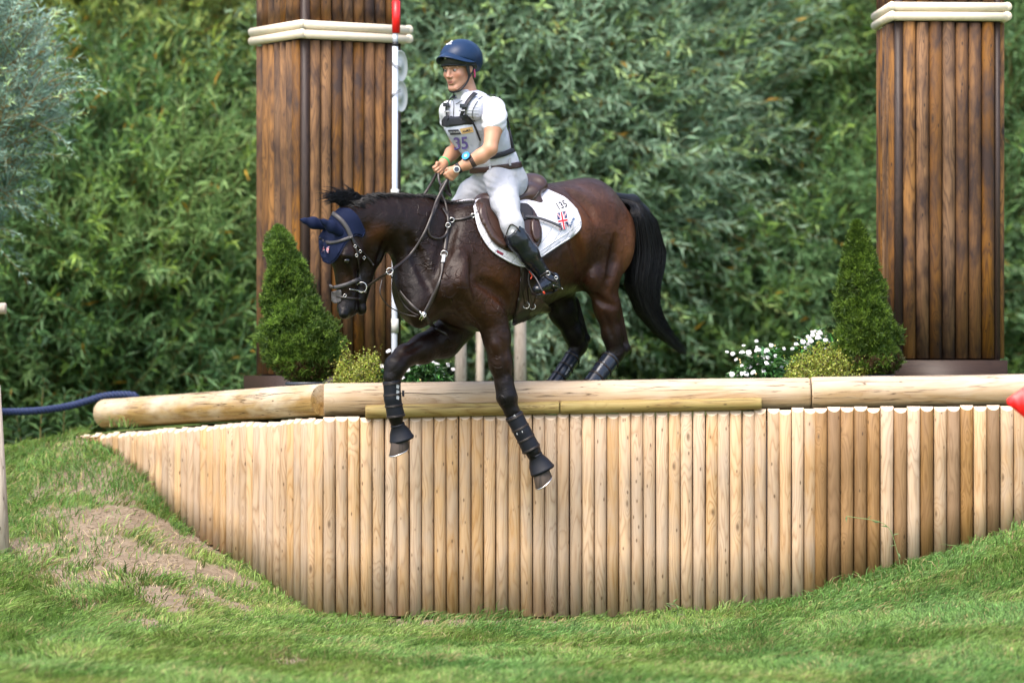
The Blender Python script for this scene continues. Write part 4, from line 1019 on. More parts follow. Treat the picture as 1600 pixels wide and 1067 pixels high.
def text2d(s, size, bold=False):
    cu = bpy.data.curves.new('t', 'FONT'); cu.body = s; cu.size = size; cu.align_x = 'CENTER'; cu.align_y = 'CENTER'; cu.resolution_u = 3
    if bold: cu.offset = .02*size
    o = bpy.data.objects.new('t', cu); C.objects.link(o); dg = bpy.context.evaluated_depsgraph_get(); me = bpy.data.meshes.new_from_object(o.evaluated_get(dg))
    V = np.array([v.co[:2] for v in me.vertices]); P = [list(p.vertices) for p in me.polygons]
    bpy.data.objects.remove(o); bpy.data.curves.remove(cu); bpy.data.meshes.remove(me); return V, P
def print2d(field, V, polys, c, ang, sx, sy, off, name, m, parent, shear=0, t0=22.0):
    """flat print (already 2-D, y up) set on a body at pixel c, turned by ang degrees"""
    a = math.radians(ang); x = V[:,0]*sx+shear*V[:,1]; y = V[:,1]*sy
    px = c[0]+x*math.cos(a)-y*math.sin(a)*1.0; py = c[1]-(x*math.sin(a)+y*math.cos(a))
    P = field.snap(px, py, off, t0=t0); me = bpy.data.meshes.new(name); me.from_pydata(P.tolist(), [], polys); me.materials.append(m); me.update()
    return obj(name, me, parent)
def union_flag(field, c, ang, w, h, off, parent, st=0.0, t0=22.0, nx=36, ny=24):
    """the crosses as small embroidered cells, three colours, following the cloth"""
    u = np.linspace(-.5,.5,nx+1); v = np.linspace(-.5,.5,ny+1); U, V = np.meshgrid(u, v); V2 = np.stack([U.ravel(), V.ravel()],1)
    a = math.radians(ang); x = V2[:,0]*w; y = V2[:,1]*h; P = field.snap(c[0]+x*math.cos(a)-y*math.sin(a), c[1]-(x*math.sin(a)+y*math.cos(a)), off, t0=t0)
    ii = np.arange(len(P)).reshape(U.shape); Q = np.stack([ii[:-1,:-1],ii[:-1,1:],ii[1:,1:],ii[1:,:-1]],-1).reshape(-1,4); m = V2[Q].mean(1); X, Y = m[:,0], m[:,1]
    d = np.minimum(np.abs(X-Y), np.abs(X+Y)); idx = np.where(d < .075, 1, 0); idx = np.where(d < .03, 2, idx); idx = np.where((np.abs(X) < .10)|(np.abs(Y) < .15), 1, idx); idx = np.where((np.abs(X) < .06)|(np.abs(Y) < .095), 2, idx)
    me = mesh_np('flag_patch', P, Q, None); [me.materials.append(M[k]) for k in ('flagblue','flagwhite','flagred')]; me.polygons.foreach_set('material_index', idx.astype(np.int32)); return obj('flag_patch', me, parent)
# ---------------------------------------------------------------- the horse
HF = Field()
hs = -.10
def st(px, py, s, r, w): return (H(px,py,s), r, w)
# trunk
HF.chain([st(682,430,0,.265,.205), st(742,420,0,.37,.275), st(800,402,0,.345,.30), st(858,372,0,.305,.285), st(912,358,0,.285,.25), st(938,368,0,.235,.215)], k=.10)
HF.cap(H(728,352,0), H(790,352,0), .12, .13, .06, .09, k=.12)        # withers
HF.cap(H(850,335,0), H(925,322,0), .155, .15, .13, .12, k=.10)       # croup
HF.ell(H(655,472,0), (.12,.15,.15), k=.10)                           # breast
for sg in (1,-1):
    HF.cap(H(738,352,.12*sg), H(702,448,.175*sg), .12, .125, .07, .085, k=.08)     # shoulder blade
    HF.cap(H(702,448,.175*sg), H(765,492,.17*sg), .105, .10, .075, .08, k=.07)      # upper arm
    HF.ell(H(938,388,.14*sg), (.23,.125,.235), k=.08)                 # haunch
    HF.cap(H(898,330,.13*sg), H(955,385,.16*sg), .10, .13, .07, .09, k=.08)
    HF.ell(H(655,480,.09*sg), (.09,.08,.13), k=.06)                  # pectoral
# neck
HF.chain([st(694,380,0,.250,.155), st(652,362,-.03,.208,.12), st(614,348,-.06,.160,.095), st(582,341,-.085,.130,.082), st(556,342,hs,.105,.076)], k=.06)
HF.cap(H(648,400,-.02), H(652,445,0), .14, .16, .10, .13, k=.08)
HF.cap(H(600,352,-.05+.03), H(570,375,hs+.03), .07, .05, .05, .05, k=.05)
# head
HF.cap(H(541,348,hs), H(543,392,hs), .100, .112, .078, .088, k=.05)
HF.cap(H(537,395,hs), H(543,464,hs), .083, .064, .066, .050, k=.05)
HF.ell(H(578,388,hs), (.105,.072,.115), k=.04)
HF.cap(H(576,402,hs), H(563,468,hs), .072, .042, .050, .034, k=.04)
HF.ell(H(543,482,hs), (.072,.056,.056), k=.035)
HF.ell(H(537,491,hs+.028), (.034,.027,.030), k=.02)
HF.ell(H(539,491,hs-.028), (.034,.027,.030), k=.02)
HF.ell(H(564,482,hs), (.034,.038,.042), k=.012)                      # lower lip and chin
for sg in (1,-1):
    HF.cap(H(538,400,hs+.084*sg), H(549,402,hs+.082*sg), .007, .006, k=.010)
    HF.cap(H(541,402,hs+.062*sg), H(552,440,hs+.052*sg), .016, .010, k=.03)        # cheek crest
    HF.ell(H(541,398,hs+.072*sg), (.036,.020,.026), k=.03)                           # brow
    HF.ell(H(543,408,hs+.090*sg), (.024,.014,.018), k=.008, op='-')
    HF.ell(H(533,489,hs+.058*sg), (.020,.018,.022), k=.010, op='-')                 # nostril
    HF.cap(H(586,384,hs+.055*sg), H(588,372,hs+.05*sg), .05, .04, .02, .02, k=.03)
HF.cap(H(555,498,hs+.05), H(556,474,hs+.045), .006, .004, k=.008, op='-')
HF.cap(H(555,498,hs-.05), H(556,474,hs-.045), .006, .004, k=.008, op='-')
# forelegs
def leg(stn, k=.03): HF.chain([st(*q) for q in stn], k=k)
leg([(768,488,.19,.115,.085),(776,528,.205,.084,.070),(782,566,.215,.070,.060),(788,600,.225,.058,.050)], .05)
leg([(788,600,.225,.056,.050),(792,620,.235,.063,.058),(799,642,.25,.046,.044)], .03)
leg([(799,642,.25,.043,.040),(815,672,.28,.037,.034),(829,698,.31,.042,.038),(833,705,.315,.045,.042),(840,724,.33,.036,.036)], .02)
HF.cap(H(806,640,.25), H(836,698,.31), .018, .018, k=.03)
leg([(720,505,-.15,.12,.09),(695,530,-.16,.112,.085),(660,545,-.165,.088,.070),(632,556,-.165,.066,.055),(618,572,-.165,.066,.058),(612,590,-.165,.052,.048)], .04)
leg([(612,590,-.165,.046,.042),(613,622,-.165,.037,.034),(618,650,-.165,.044,.040),(622,672,-.165,.036,.036)], .02)
HF.cap(H(620,590,-.165), H(625,646,-.165), .018, .018, k=.03)
# hind legs
leg([(943,395,.15,.19,.11),(939,430,.18,.125,.09),(948,480,.18,.085,.066),(956,522,.175,.062,.050),(962,548,.17,.062,.050)], .05)
HF.cap(H(962,470,.17), H(979,543,.17), .030, .020, k=.03); HF.cap(H(979,545,.17), H(962,556,.17), .028, .045, .024, .04, k=.02)
leg([(962,552,.17,.060,.046),(952,570,.17,.045,.040),(932,592,.17,.038,.034),(917,612,.17,.044,.040),(905,632,.17,.036,.036)], .02)
leg([(895,400,-.15,.18,.11),(870,448,-.18,.12,.085),(879,486,-.175,.092,.066),(896,522,-.17,.062,.048),(904,540,-.17,.060,.047)], .05)
HF.cap(H(898,470,-.17), H(917,530,-.17), .028, .019, k=.03); HF.cap(H(917,530,-.17), H(903,542,-.17), .026, .043, .022, .04, k=.02)
leg([(905,540,-.17,.058,.045),(893,560,-.17,.044,.038),(872,592,-.17,.038,.034),(858,618,-.17,.044,.04),(848,638,-.17,.036,.036)], .02)
# belly and sheath, flank fold, girth groove
HF.cap(H(835,440,0), H(895,425,0), .14, .12, .17, .12, k=.10)
HF.ell(H(902,437,.02), (.07,.055,.055), k=.03)
HF.cap(H(720,400,.235), H(712,440,.24), .03, .02, .015, .015, k=.06)
def groove(pts, r, k, off=.35, s=1):
    q = smooth_path(np.array([list(p)+[0] for p in pts],float), 3); P = HF.snap(q[:,0], q[:,1]); G_ = HF.grad(P); P = P+G_*r*off
    n = len(P); rr = r*np.sin(np.linspace(.25, np.pi-.25, n))
    return [(P[i],P[i+1],rr[i],rr[i+1],k,s) for i in range(n-1)]
gs = groove([(884,352),(897,375),(905,400),(908,425)], .030, .05)+groove([(745,440),(768,450),(790,470),(797,500)], .024, .045)+groove([(712,345),(700,375),(690,405),(678,440)], .022, .05)
gs += groove([(640,372),(655,410),(672,450)], .020, .05)+groove([(962,372),(958,410),(948,452)], .020, .045)+groove([(925,455),(938,470),(960,478)], .014, .03)+groove([(712,470),(728,495),(745,512)], .018, .035)+groove([(788,548),(790,572),(790,592)], .010, .022)+groove([(600,378),(596,395),(590,410)], .014, .03)
gs += groove([(548,425),(551,445),(553,458)], .008, .018)+groove([(890,300),(915,318),(930,345)], .016, .05)+groove([(660,535),(645,545),(634,550)], .010, .022)+groove([(944,490),(952,510),(958,530)], .012, .022)
for a_, b_, r0_, r1_, k_, s_ in gs: HF.cap(a_, b_, r0_, r1_, k=k_, op='-')
rid = groove([(728,405),(722,440),(735,470)], .030, .05, -.35)+groove([(930,420),(925,440),(928,452)], .030, .05, -.4)+groove([(772,530),(776,555)], .02, .03, -.5)
for a_, b_, r0_, r1_, k_, s_ in rid: HF.cap(a_, b_, r0_, r1_, k=k_)
def coat(V):
    px, py = local_px(V); n1 = fnoise(V, 3, 1.3, 3); n2 = fnoise(V, 4, 5.0, 3)
    c = np.array([.019,.0085,.0052])[None,:].repeat(len(V),0)
    def blend(mask, col):
        nonlocal c
        m = np.clip(mask, 0, 1)[:,None]; c = c*(1-m)+np.array(col)*m
    def g(cx, cy, rx, ry): return np.exp(-(((px-cx)/rx)**2+((py-cy)/ry)**2))
    body = (py < 520)
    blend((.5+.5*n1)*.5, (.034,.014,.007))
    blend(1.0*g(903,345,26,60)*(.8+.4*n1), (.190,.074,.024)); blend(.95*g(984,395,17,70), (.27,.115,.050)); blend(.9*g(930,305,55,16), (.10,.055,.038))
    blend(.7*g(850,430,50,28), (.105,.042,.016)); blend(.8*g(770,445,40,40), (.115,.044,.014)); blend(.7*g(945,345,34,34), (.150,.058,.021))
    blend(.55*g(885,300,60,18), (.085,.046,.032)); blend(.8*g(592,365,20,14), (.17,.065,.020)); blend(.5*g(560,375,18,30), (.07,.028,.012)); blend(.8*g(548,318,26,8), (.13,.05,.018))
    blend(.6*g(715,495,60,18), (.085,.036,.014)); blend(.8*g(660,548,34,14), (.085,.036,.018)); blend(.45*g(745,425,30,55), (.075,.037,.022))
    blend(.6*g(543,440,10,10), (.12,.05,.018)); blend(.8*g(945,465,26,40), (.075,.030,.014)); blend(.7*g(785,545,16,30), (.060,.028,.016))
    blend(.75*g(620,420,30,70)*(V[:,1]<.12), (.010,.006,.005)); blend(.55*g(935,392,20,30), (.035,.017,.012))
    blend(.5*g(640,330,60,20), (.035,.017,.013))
    # black points: lower legs, muzzle; shade inside the nostril painted into the colour
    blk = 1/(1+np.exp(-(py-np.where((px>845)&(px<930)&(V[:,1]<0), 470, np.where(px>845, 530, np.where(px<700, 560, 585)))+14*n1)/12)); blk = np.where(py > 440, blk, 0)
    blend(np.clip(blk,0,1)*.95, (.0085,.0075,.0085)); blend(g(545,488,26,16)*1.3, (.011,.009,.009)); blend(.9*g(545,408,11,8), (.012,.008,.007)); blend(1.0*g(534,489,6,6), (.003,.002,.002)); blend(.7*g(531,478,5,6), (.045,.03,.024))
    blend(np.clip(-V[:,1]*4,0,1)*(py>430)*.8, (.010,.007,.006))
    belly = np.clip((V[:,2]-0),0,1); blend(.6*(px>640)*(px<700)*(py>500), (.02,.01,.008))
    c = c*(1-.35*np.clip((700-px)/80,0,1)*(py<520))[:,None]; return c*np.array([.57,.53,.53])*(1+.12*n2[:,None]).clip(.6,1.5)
def coatmat():
    m, nt, b = mat('bay_coat', (.04,.02,.01), .40, .22)
    a = N(nt, 'Attribute', attribute_name='tint').outputs['Color']; co = N(nt, 'TexCoord').outputs['Object']
    hair = N(nt, 'TexNoise', {'Vector':scl(nt, co, (70,70,18)), 'Scale':7.0, 'Detail':3.0}).outputs[0]
    big = N(nt, 'TexNoise', {'Vector':co, 'Scale':5.0, 'Detail':4.0, 'Roughness':.55}).outputs[0]
    mid_ = N(nt, 'TexNoise', {'Vector':co, 'Scale':16.0, 'Detail':5.0, 'Roughness':.6, 'Distortion':.6}).outputs[0]
    # raised veins under the clipped, sweaty coat
    wp = N(nt, 'TexNoise', {'Vector':co, 'Scale':7.0, 'Detail':2.0}).outputs[1]
    cv = N(nt, 'VectorMath', {0:co, 1:N(nt,'VectorMath',{0:wp,1:(.16,.16,.16)},operation='MULTIPLY').outputs[0]}, operation='ADD').outputs[0]
    v = N(nt, 'TexVoronoi', {'Vector':scl(nt, cv, (1,1,1.25)), 'Scale':13.0}, feature='DISTANCE_TO_EDGE').outputs['Distance']
    vein = ramp(nt, v, [(.0,1.0),(.045,0.0)])
    region = ramp(nt, big, [(.45,0.0),(.58,1.0)])
    zc = N(nt, 'SeparateXYZ', {0:co}).outputs
    front = mth(nt, 'MULTIPLY', mth(nt, 'GREATER_THAN', zc[0], -.35), mth(nt, 'LESS_THAN', zc[0], .50))
    vein = mth(nt, 'MULTIPLY', mth(nt, 'MULTIPLY', vein, region), front)
    h = mth(nt, 'ADD', mth(nt, 'MULTIPLY', hair, .12), mth(nt, 'MULTIPLY', vein, .26)); h = mth(nt, 'ADD', h, mth(nt, 'MULTIPLY', mid_, .6)); h = mth(nt, 'ADD', h, mth(nt, 'MULTIPLY', big, 1.6))
    bump(nt, b, h, .010, 1.0)
    c = mixc(nt, ramp(nt, hair, [(.3,0.0),(.8,.5)]), a, mixc(nt, 1.0, a, (1.45,1.4,1.4), 'MULTIPLY'))
    c = mixc(nt, ramp(nt, mid_, [(.40,0.0),(.65,.55)]), c, mixc(nt, 1.0, c, (.45,.45,.5), 'MULTIPLY'))
    nt.links.new(c, b.inputs['Base Color'])
    nt.links.new(ramp(nt, mid_, [(.3,.26),(.7,.44)]), b.inputs['Roughness'])
    return m
M['coat'] = coatmat()
rt = empty('horse', tuple(HO), 'dark bay horse jumping down off the timber drop with its forelegs out', 'horse')
rt.rotation_euler = (0,0,math.atan2(fY,fX))
horse = rt
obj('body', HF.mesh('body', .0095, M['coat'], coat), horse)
M['hair'] = mat('black_hair', (.005,.005,.006), .45, .35)[0]
M['hoof'] = wood('hoof_horn', (.09,.065,.05), (.05,.038,.03), (.03,.022,.018), rings=4, knot=.02)
M['navy'] = mat('navy_knit', (.005,.010,.036), .8, .2)[0]
M['leather'] = mat('brown_black_leather', (.018,.012,.010), .38, .5)[0]
M['leatherpad'] = mat('grey_padding', (.055,.05,.052), .5)[0]
M['saddle'] = mat('brown_leather', (.045,.022,.016), .33, .5)[0]
M['steel'] = mat('steel', (.62,.60,.58), .22, .5, metal=1.0)[0]
M['flagblue'] = mat('flag_blue', (.01,.015,.09), .7)[0]; M['flagred'] = mat('flag_red', (.62,.012,.03), .7)[0]; M['flagwhite'] = mat('flag_white', (.6,.6,.62), .7)[0]
M['ink'] = mat('print_black', (.02,.02,.03), .7)[0]; M['inkblue'] = mat('print_blue', (.02,.08,.22), .7)[0]
M['bootm'] = mat('neoprene', (.007,.008,.013), .5, .28)[0]; M['bootg'] = mat('shell_gloss', (.012,.016,.026), .22, .5)[0]; M['label'] = mat('grey_label', (.42,.43,.44), .5)[0]
M['eye'] = mat('dark_eye', (.006,.004,.003), .08, .8)[0]
# eye
b = MB(); 
def blob(c, r, name, m, parent, res=.0035, R=None):
    f = Field(); f.ell(c, r if hasattr(r,'__len__') else (r,r,r), R, k=.005); return obj(name, f.mesh(name, res, m, None, smooth=1), parent)
blob(H(542,407.5,hs+.080), (.0215,.014,.0165), 'eye', M['eye'], horse); blob(H(542,407.5,hs-.080), (.0215,.014,.0165), 'eye', M['eye'], horse)
# hooves
def hoof(top, toe, rt_, rb, side):
    """top: coronet centre, toe: sole centre (local points)"""
    ax = unit(toe-top); fwd = np.array([1.0,0,-.2]) if side is None else np.array(side, float); fwd = unit(fwd-ax*np.dot(fwd,ax)); lt = np.cross(ax, fwd); n = 20; a = np.linspace(0,2*np.pi,n,endpoint=False)
    L = np.linalg.norm(toe-top); V = []
    for t, k in ((-.15,.86),(0,.98),(.5,1.0),(.96,1.0),(1.0,.97),(1.0,.75),(.93,.6)):
        r = rt_+(rb-rt_)*np.clip(t,0,1); sh = t*L
        V.append(top+ax*L*t+fwd*(r*k*(np.cos(a)*1.12+.10*t*1.0)+.012*t)[:,None]*1.0+lt*(r*k*np.sin(a)*.92)[:,None]-ax*0+ax*(np.where(t>.3, np.cos(a)*L*.22, 0))[:,None])
    V = np.concatenate(V); Q = np.array([[i*n+j,(i+1)*n+j,(i+1)*n+(j+1)%n,i*n+(j+1)%n] for i in range(6) for j in range(n)])
    V = np.concatenate([V,[top-ax*.01],[top+ax*L*.9]]); T = np.array([[7*n,j,(j+1)%n] for j in range(n)]+[[7*n+1,6*n+(j+1)%n,6*n+j] for j in range(n)])
    o = obj('hoof', mesh_np('hoof', V, [Q[:, ::-1],T[:, ::-1]], M['hoof'], True), horse)
    # the shoe's bright rim
    rim = top+ax*L*1.02+fwd*(rb*(np.cos(a)*1.12+.10)+.012)[:,None]+lt*(rb*np.sin(a)*.92)[:,None]+ax*(np.cos(a)*L*.22)[:,None]
    rim = rim[[i%n for i in range(-7,8)]]; cord(rim, .0045, 'shoe', M['steel'], o, 5, 0)
hoof(H(842,728,.333), H(852,752,.35)+np.array([.0,0,.006]), .050, .062, (1,.1,.0))
hoof(H(624,682,-.165), H(627,705,-.165)+np.array([.0,0,.004]), .050, .062, (1,.0,-.3))
hoof(H(903,634,.17), H(897,648,.17), .048, .058, None); hoof(H(847,640,-.17), H(841,650,-.17), .048, .058, None)
# bell boots
def bell(c0, c1, r0, r1, name='bell_boot'):
    ax = unit(c1-c0); n = 26; a = np.linspace(0,2*np.pi,n,endpoint=False); u = unit(np.cross(ax,[0.1,1,0])); v = np.cross(ax,u); V = []; L = np.linalg.norm(c1-c0)
    for t, r in ((0,r0*.93),(0,r0),(.07,r0*1.03),(.12,r0*.97),(.5,r0+(r1-r0)*.62),(.84,r0+(r1-r0)*.93),(.88,r1*1.02),(1.0,r1*1.0),(1.0,r1*.9)):
        V.append(c0+ax*L*t+r*(1+.03*np.sin(3*a+t*2))[:,None]*(np.cos(a)[:,None]*u+np.sin(a)[:,None]*v))
    k = len(V); V = np.concatenate(V); Q = np.array([[i*n+j,i*n+(j+1)%n,(i+1)*n+(j+1)%n,(i+1)*n+j] for i in range(k-1) for j in range(n)])
    o = obj(name, mesh_np(name, V, Q, M['bootm'], True), horse); 
    return o
bell(H(836,710,.32), H(848,736,.34), .046, .078); bell(H(621,662,-.165), H(628,687,-.165), .044, .076)
# tendon boots on the forelegs: shell round the cannon, straps, label
def tboot(stn, label_px=None, shell=True, hind=False):
    f = Field(); P = [st(*q) for q in stn]; f.chain(P, k=.012)
    a0, a1 = P[0][0], P[-1][0]; ax = unit(a1-a0)
    def clip(X): return np.maximum((a0-X)@ax+.001, (X-a1)@ax+.0)
    o = obj('leg_boot', f.mesh('leg_boot', .005, M['bootg'] if hind else M['bootm'], clip=clip, smooth=1), horse)
    for t in (.06,.36,.66,.94):
        c = a0+(a1-a0)*t; r = P[0][1]+.004; a = np.linspace(0,2*np.pi,25); u = unit(np.cross(ax,[0,1.0,0])); v = np.cross(ax,u); cl = f.ev
        ringp = []
        for q in a:
            d = np.cos(q)*u+np.sin(q)*v; lo_, hi_ = 0, .12
            for _ in range(14):
                md = (lo_+hi_)/2
                if f.ev((c+d*md)[None])[0] < .0015: lo_ = md
                else: hi_ = md
            ringp.append(c+d*lo_)
        ringp = np.array(ringp); b = MB(); b.tube(ringp, .0035, 6, cap=False, flat=1.0); b.tube(ringp+ax*.006, .0035, 6, cap=False); b.build('strap', M['leather'], o, True)
    return o, f
o1, f1 = tboot([(802,647,.255,.058,.053),(816,674,.285,.055,.050),(831,703,.312,.061,.055)])
print2d(f1, np.array([(-.5,-.3),(.5,-.5),(.5,.5),(-.5,.1)]), [[0,1,2,3]], (801,653), 30, 11, 7, .0015, 'label', M['label'], o1)
print2d(f1, np.array([(-.34,-.12),(.34,-.3),(.34,.28),(-.34,-.0)]), [[0,1,2,3]], (801.5,653), 30, 11, 7, .0022, 'label_mark', M['ink'], o1)
print2d(f1, np.array([(-.5,-.5),(.5,-.5),(.5,.5),(-.5,.5)]), [[0,1,2,3]], (812,676), 22, 10, 3, .0015, 'label', M['label'], o1)
o2, f2 = tboot([(612,594,-.165,.056,.052),(613,622,-.165,.052,.049),(619,652,-.165,.058,.053)])
for i in range(3):
    print2d(f2, np.array([(-.5,-.35),(.5,-.5),(.5,.35),(-.5,.5)]), [[0,1,2,3]], (621.5,604+i*8.5), -8, 4.5, 6.5, .0015, 'label', M['label'], o2)
sheet(f2, [(628,610),(632,610),(632,618),(628,619)], .002, .008, 'buckle', M['bootm'], o2, step=1.5, curve=False)
o3, f3 = tboot([(956,560,.17,.064,.056),(940,580,.17,.060,.052),(920,606,.17,.060,.054)], hind=True)
o4, f4 = tboot([(896,556,-.17,.055,.05),(880,580,-.17,.052,.046),(862,606,-.17,.056,.05)], hind=True)
print2d(f3, *text2d('veredus', 1.0), (938,572), 55, 6, 6, .002, 'label', M['label'], o3)
print2d(f4, *text2d('veredus', 1.0), (888,577), 58, 6, 6, .002, 'label', M['label'], o4)
# ---- mane and tail: locks of hair
def hair_mesh(name, roots, mids, ends, r0, parent, seed, segs=9, jit=.012):
    r = np.random.default_rng(seed); n = len(roots); t = np.linspace(0,1,segs)[None,:,None]
    A = roots[:,None,:]; B = mids[:,None,:]; E = ends[:,None,:]
    P = A*(1-t)**2+2*B*t*(1-t)+E*t*t+np.cumsum(r.normal(0,jit,(n,segs,3)),1)*t*.55
    T = unit(np.gradient(P,axis=1)); U = unit(np.cross(T, unit(CAML-P.mean((0,1)))[None,None,:])); Wn = np.cross(T,U)
    w = (np.asarray(r0).reshape(-1,1) if np.ndim(r0) else np.full((n,1),r0))*(np.array([.5,.9,1,1,1,.9,.75,.5,.08])[None,:] if segs == 9 else np.linspace(1,.1,segs)[None,:]); w = w[...,None]
    V = np.stack([P-U*w, P+U*w, P+Wn*w*.8], 2).reshape(-1,3)
    Q = []
    base = np.arange(n)*segs*3
    for i in range(segs-1):
        for j in range(3):
            k = (j+1)%3; Q.append(np.stack([base+i*3+j, base+i*3+k, base+(i+1)*3+k, base+(i+1)*3+j],1))
    return tag(obj(name, mesh_np(name, V, np.concatenate(Q), M['hair'], True), parent), kind='stuff')
def top_z(A, S):
    z = np.full(len(A), 2.95); P = np.stack([A,S,z],1)
    for _ in range(60):
        v = HF.ev(P); P[:,2] -= np.clip(v*.8, 0, .2)
    return P[:,2]
def crest(t):     # along the crest line, pixels
    return np.interp(t,[0,.12,.25,.4,.55,.7,.85,1],[532,548,566,590,622,655,690,722]), np.interp(t,[0,.12,.25,.4,.55,.7,.85,1],[322,313,307,304,306,311,319,327])
r = np.random.default_rng(3); n = 1500; t = r.random(n)**.95; cx, cy = crest(t); S_ = np.interp(t,[0,.5,1],[hs,-.07,0])
root = np.array([H(a, b_+9+r.normal(0,1.2), s) for a,b_,s in zip(cx, cy, S_)])+np.stack([np.zeros(n), r.normal(0,.012,n), np.zeros(n)],1)
root[:,2] = top_z(root[:,0], root[:,1])-.004; near = (r.random(n) < .62); L = r.uniform(.04,.10,n)*(1-.35*(t>.6))
up = np.stack([r.normal(-.02,.012,n)-.02*t, np.where(near,.022,-.03)+r.normal(0,.01,n), r.uniform(.010,.024,n)*(1-.25*t)],1)
end = root+up+np.stack([-.5*L, np.where(near, .045, -.05)*r.uniform(.3,1.2,n), -L*np.where(near,.55,.5)],1)
hair_mesh('mane', root, root+up*1.5, end, .0024, horse, 5, jit=.004)
n = 700; t = r.random(n)*.22; cx, cy = crest(t); root = np.array([H(a+3, b_+8, hs) for a,b_ in zip(cx,cy)])+r.normal(0,.01,(n,3)); root[:,2] = top_z(root[:,0], root[:,1])-.004
fl = r.random(n)**1.7; e = np.array([H(548-46*f_+r.normal(0,4), 306-3*f_+r.normal(0,6)+6*f_, hs+r.normal(0,.03)) for f_ in fl])
hair_mesh('forelock', root, root*.45+e*.55+np.array([0,0,.035]), e, .0020, horse, 6, jit=.005)
# tail
n = 6500; tt_ = r.random(n); lat = r.normal(0,1,n)
rt_ = np.array([H(958+r.normal(0,4), 310+abs(r.normal(0,5)), r.normal(0,.018)) for _ in range(n)])
u = r.random(n)
stopf = r.uniform(.35,1.0,n)**.8
def tailc(f, off):   # centre line of the fall, f 0..1, off across -1..1 (pixels)
    x = np.interp(f,[0,.12,.25,.42,.6,.75,.88,1],[960,990,1004,1011,1004,1012,1036,1074]); y = np.interp(f,[0,.12,.25,.42,.6,.75,.88,1],[309,318,345,395,445,485,520,554])
    w = np.interp(f,[0,.12,.25,.42,.6,.75,.88,1],[6,15,24,30,29,22,15,7]); tx = np.interp(f,[0,.2,.5,.7,1],[.2,.95,1,.8,.55]); return x+off*w*tx, y-off*w*(1-tx)*.9
segs = 16; P = np.zeros((n,segs,3)); off0 = np.clip(r.normal(0,.48,n),-1.05,1.05); stopf[:420] = r.uniform(.7,1.04,420); wob = r.normal(0,1,(n,4)); wob[:420,1] = r.normal(0,3.6,420); sdep = r.normal(0,.05,n)
for i in range(segs):
    f = i/(segs-1)*stopf; o_ = off0*(.9+.1*f)+.10*np.sin(f*5+wob[:,0]*2)*f+wob[:,1]*.10*f**3; x, y = tailc(f, o_)
    S2 = sdep*np.sqrt(np.clip(1-off0**2,0.05,1))*1.6*np.clip(f*5,0.2,1)+.012*wob[:,2]*f; bk = -.02*f
    P[:,i] = np.array([H(a, c_, s_) for a,c_,s_ in zip(x, y, S2)])
T = unit(np.gradient(P,axis=1)); vw = unit(CAML-P.mean((0,1))); U = unit(np.cross(T, vw[None,None,:])); Wn = np.cross(T,U); _a = rng.uniform(0,6.283,(n,1,1)); U, Wn = U*np.cos(_a)+Wn*np.sin(_a), Wn*np.cos(_a)-U*np.sin(_a); w = (.0014*rng.uniform(.5,1.5,(n,1))*np.interp(np.linspace(0,1,segs),[0,.1,.8,1],[.8,1,.8,.12])[None,:])[:,:,None]
V = np.stack([P-U*w,P+U*w,P+Wn*w],2).reshape(-1,3); base = np.arange(n)*segs*3; Q = []
for i in range(segs-1):
    for j in range(3): k=(j+1)%3; Q.append(np.stack([base+i*3+j,base+i*3+k,base+(i+1)*3+k,base+(i+1)*3+j],1))
tag(obj('tail', mesh_np('tail', V, np.concatenate(Q), M['hair'], True), horse), kind='stuff')
tf = Field(); 
for i in range(7):
    f0, f1_ = i*.11, (i+1)*.11; a_, b_ = tailc(f0,0), tailc(f1_,0); ww = [.035,.055,.08,.09,.085,.07,.05,.035]
    tf.cap(H(a_[0],a_[1],0), H(b_[0],b_[1],0), ww[i], ww[i+1], min(ww[i],.05), min(ww[i+1],.05), k=.02)
obj('tail_core', tf.mesh('tail_core', .008, M['hair']), horse)
# ---- ear bonnet
bf = HF
bon = sheet(HF, [(511,352),(520,335),(534,326),(548,328),(560,340),(570,362),(566,369),(557,366),(546,372),(538,382),(530,396),(522,408),(513,412),(505,408),(499,392),(499,372),(504,360)], .003, .006, 'ear_bonnet', M['navy'], horse, step=2.2)
cord(HF.snap(*np.array([(570,362),(566,370),(556,368),(546,374),(538,384),(531,397),(522,409),(513,412),(506,408)]).T, .008), .003, 'bonnet_edge', M['navy'], horse)
def ear(base, tip, r0, seed):
    f = Field(); d = tip-base; L = np.linalg.norm(d)
    f.cap(base, base+d*.45, r0*.75, r0, r0*.62, r0*.75, k=.015); f.cap(base+d*.45, base+d*.8, r0, r0*.5, r0*.7, r0*.35, k=.015); f.cap(base+d*.8, tip, r0*.5, .004, r0*.35, .003, k=.01)
    obj('ear_cover', f.mesh('ear_cover', .005, M['navy']), horse)
ear(H(507,353,hs-.07), H(468,343,hs-.095), .036, 1)
ear(H(531,363,hs+.045), H(500,343,hs+.06)+np.array([.0,0,0]), .037, 2)
union_flag(HF, (508.5,389.5), -8, 11, 10, .0150, bon)
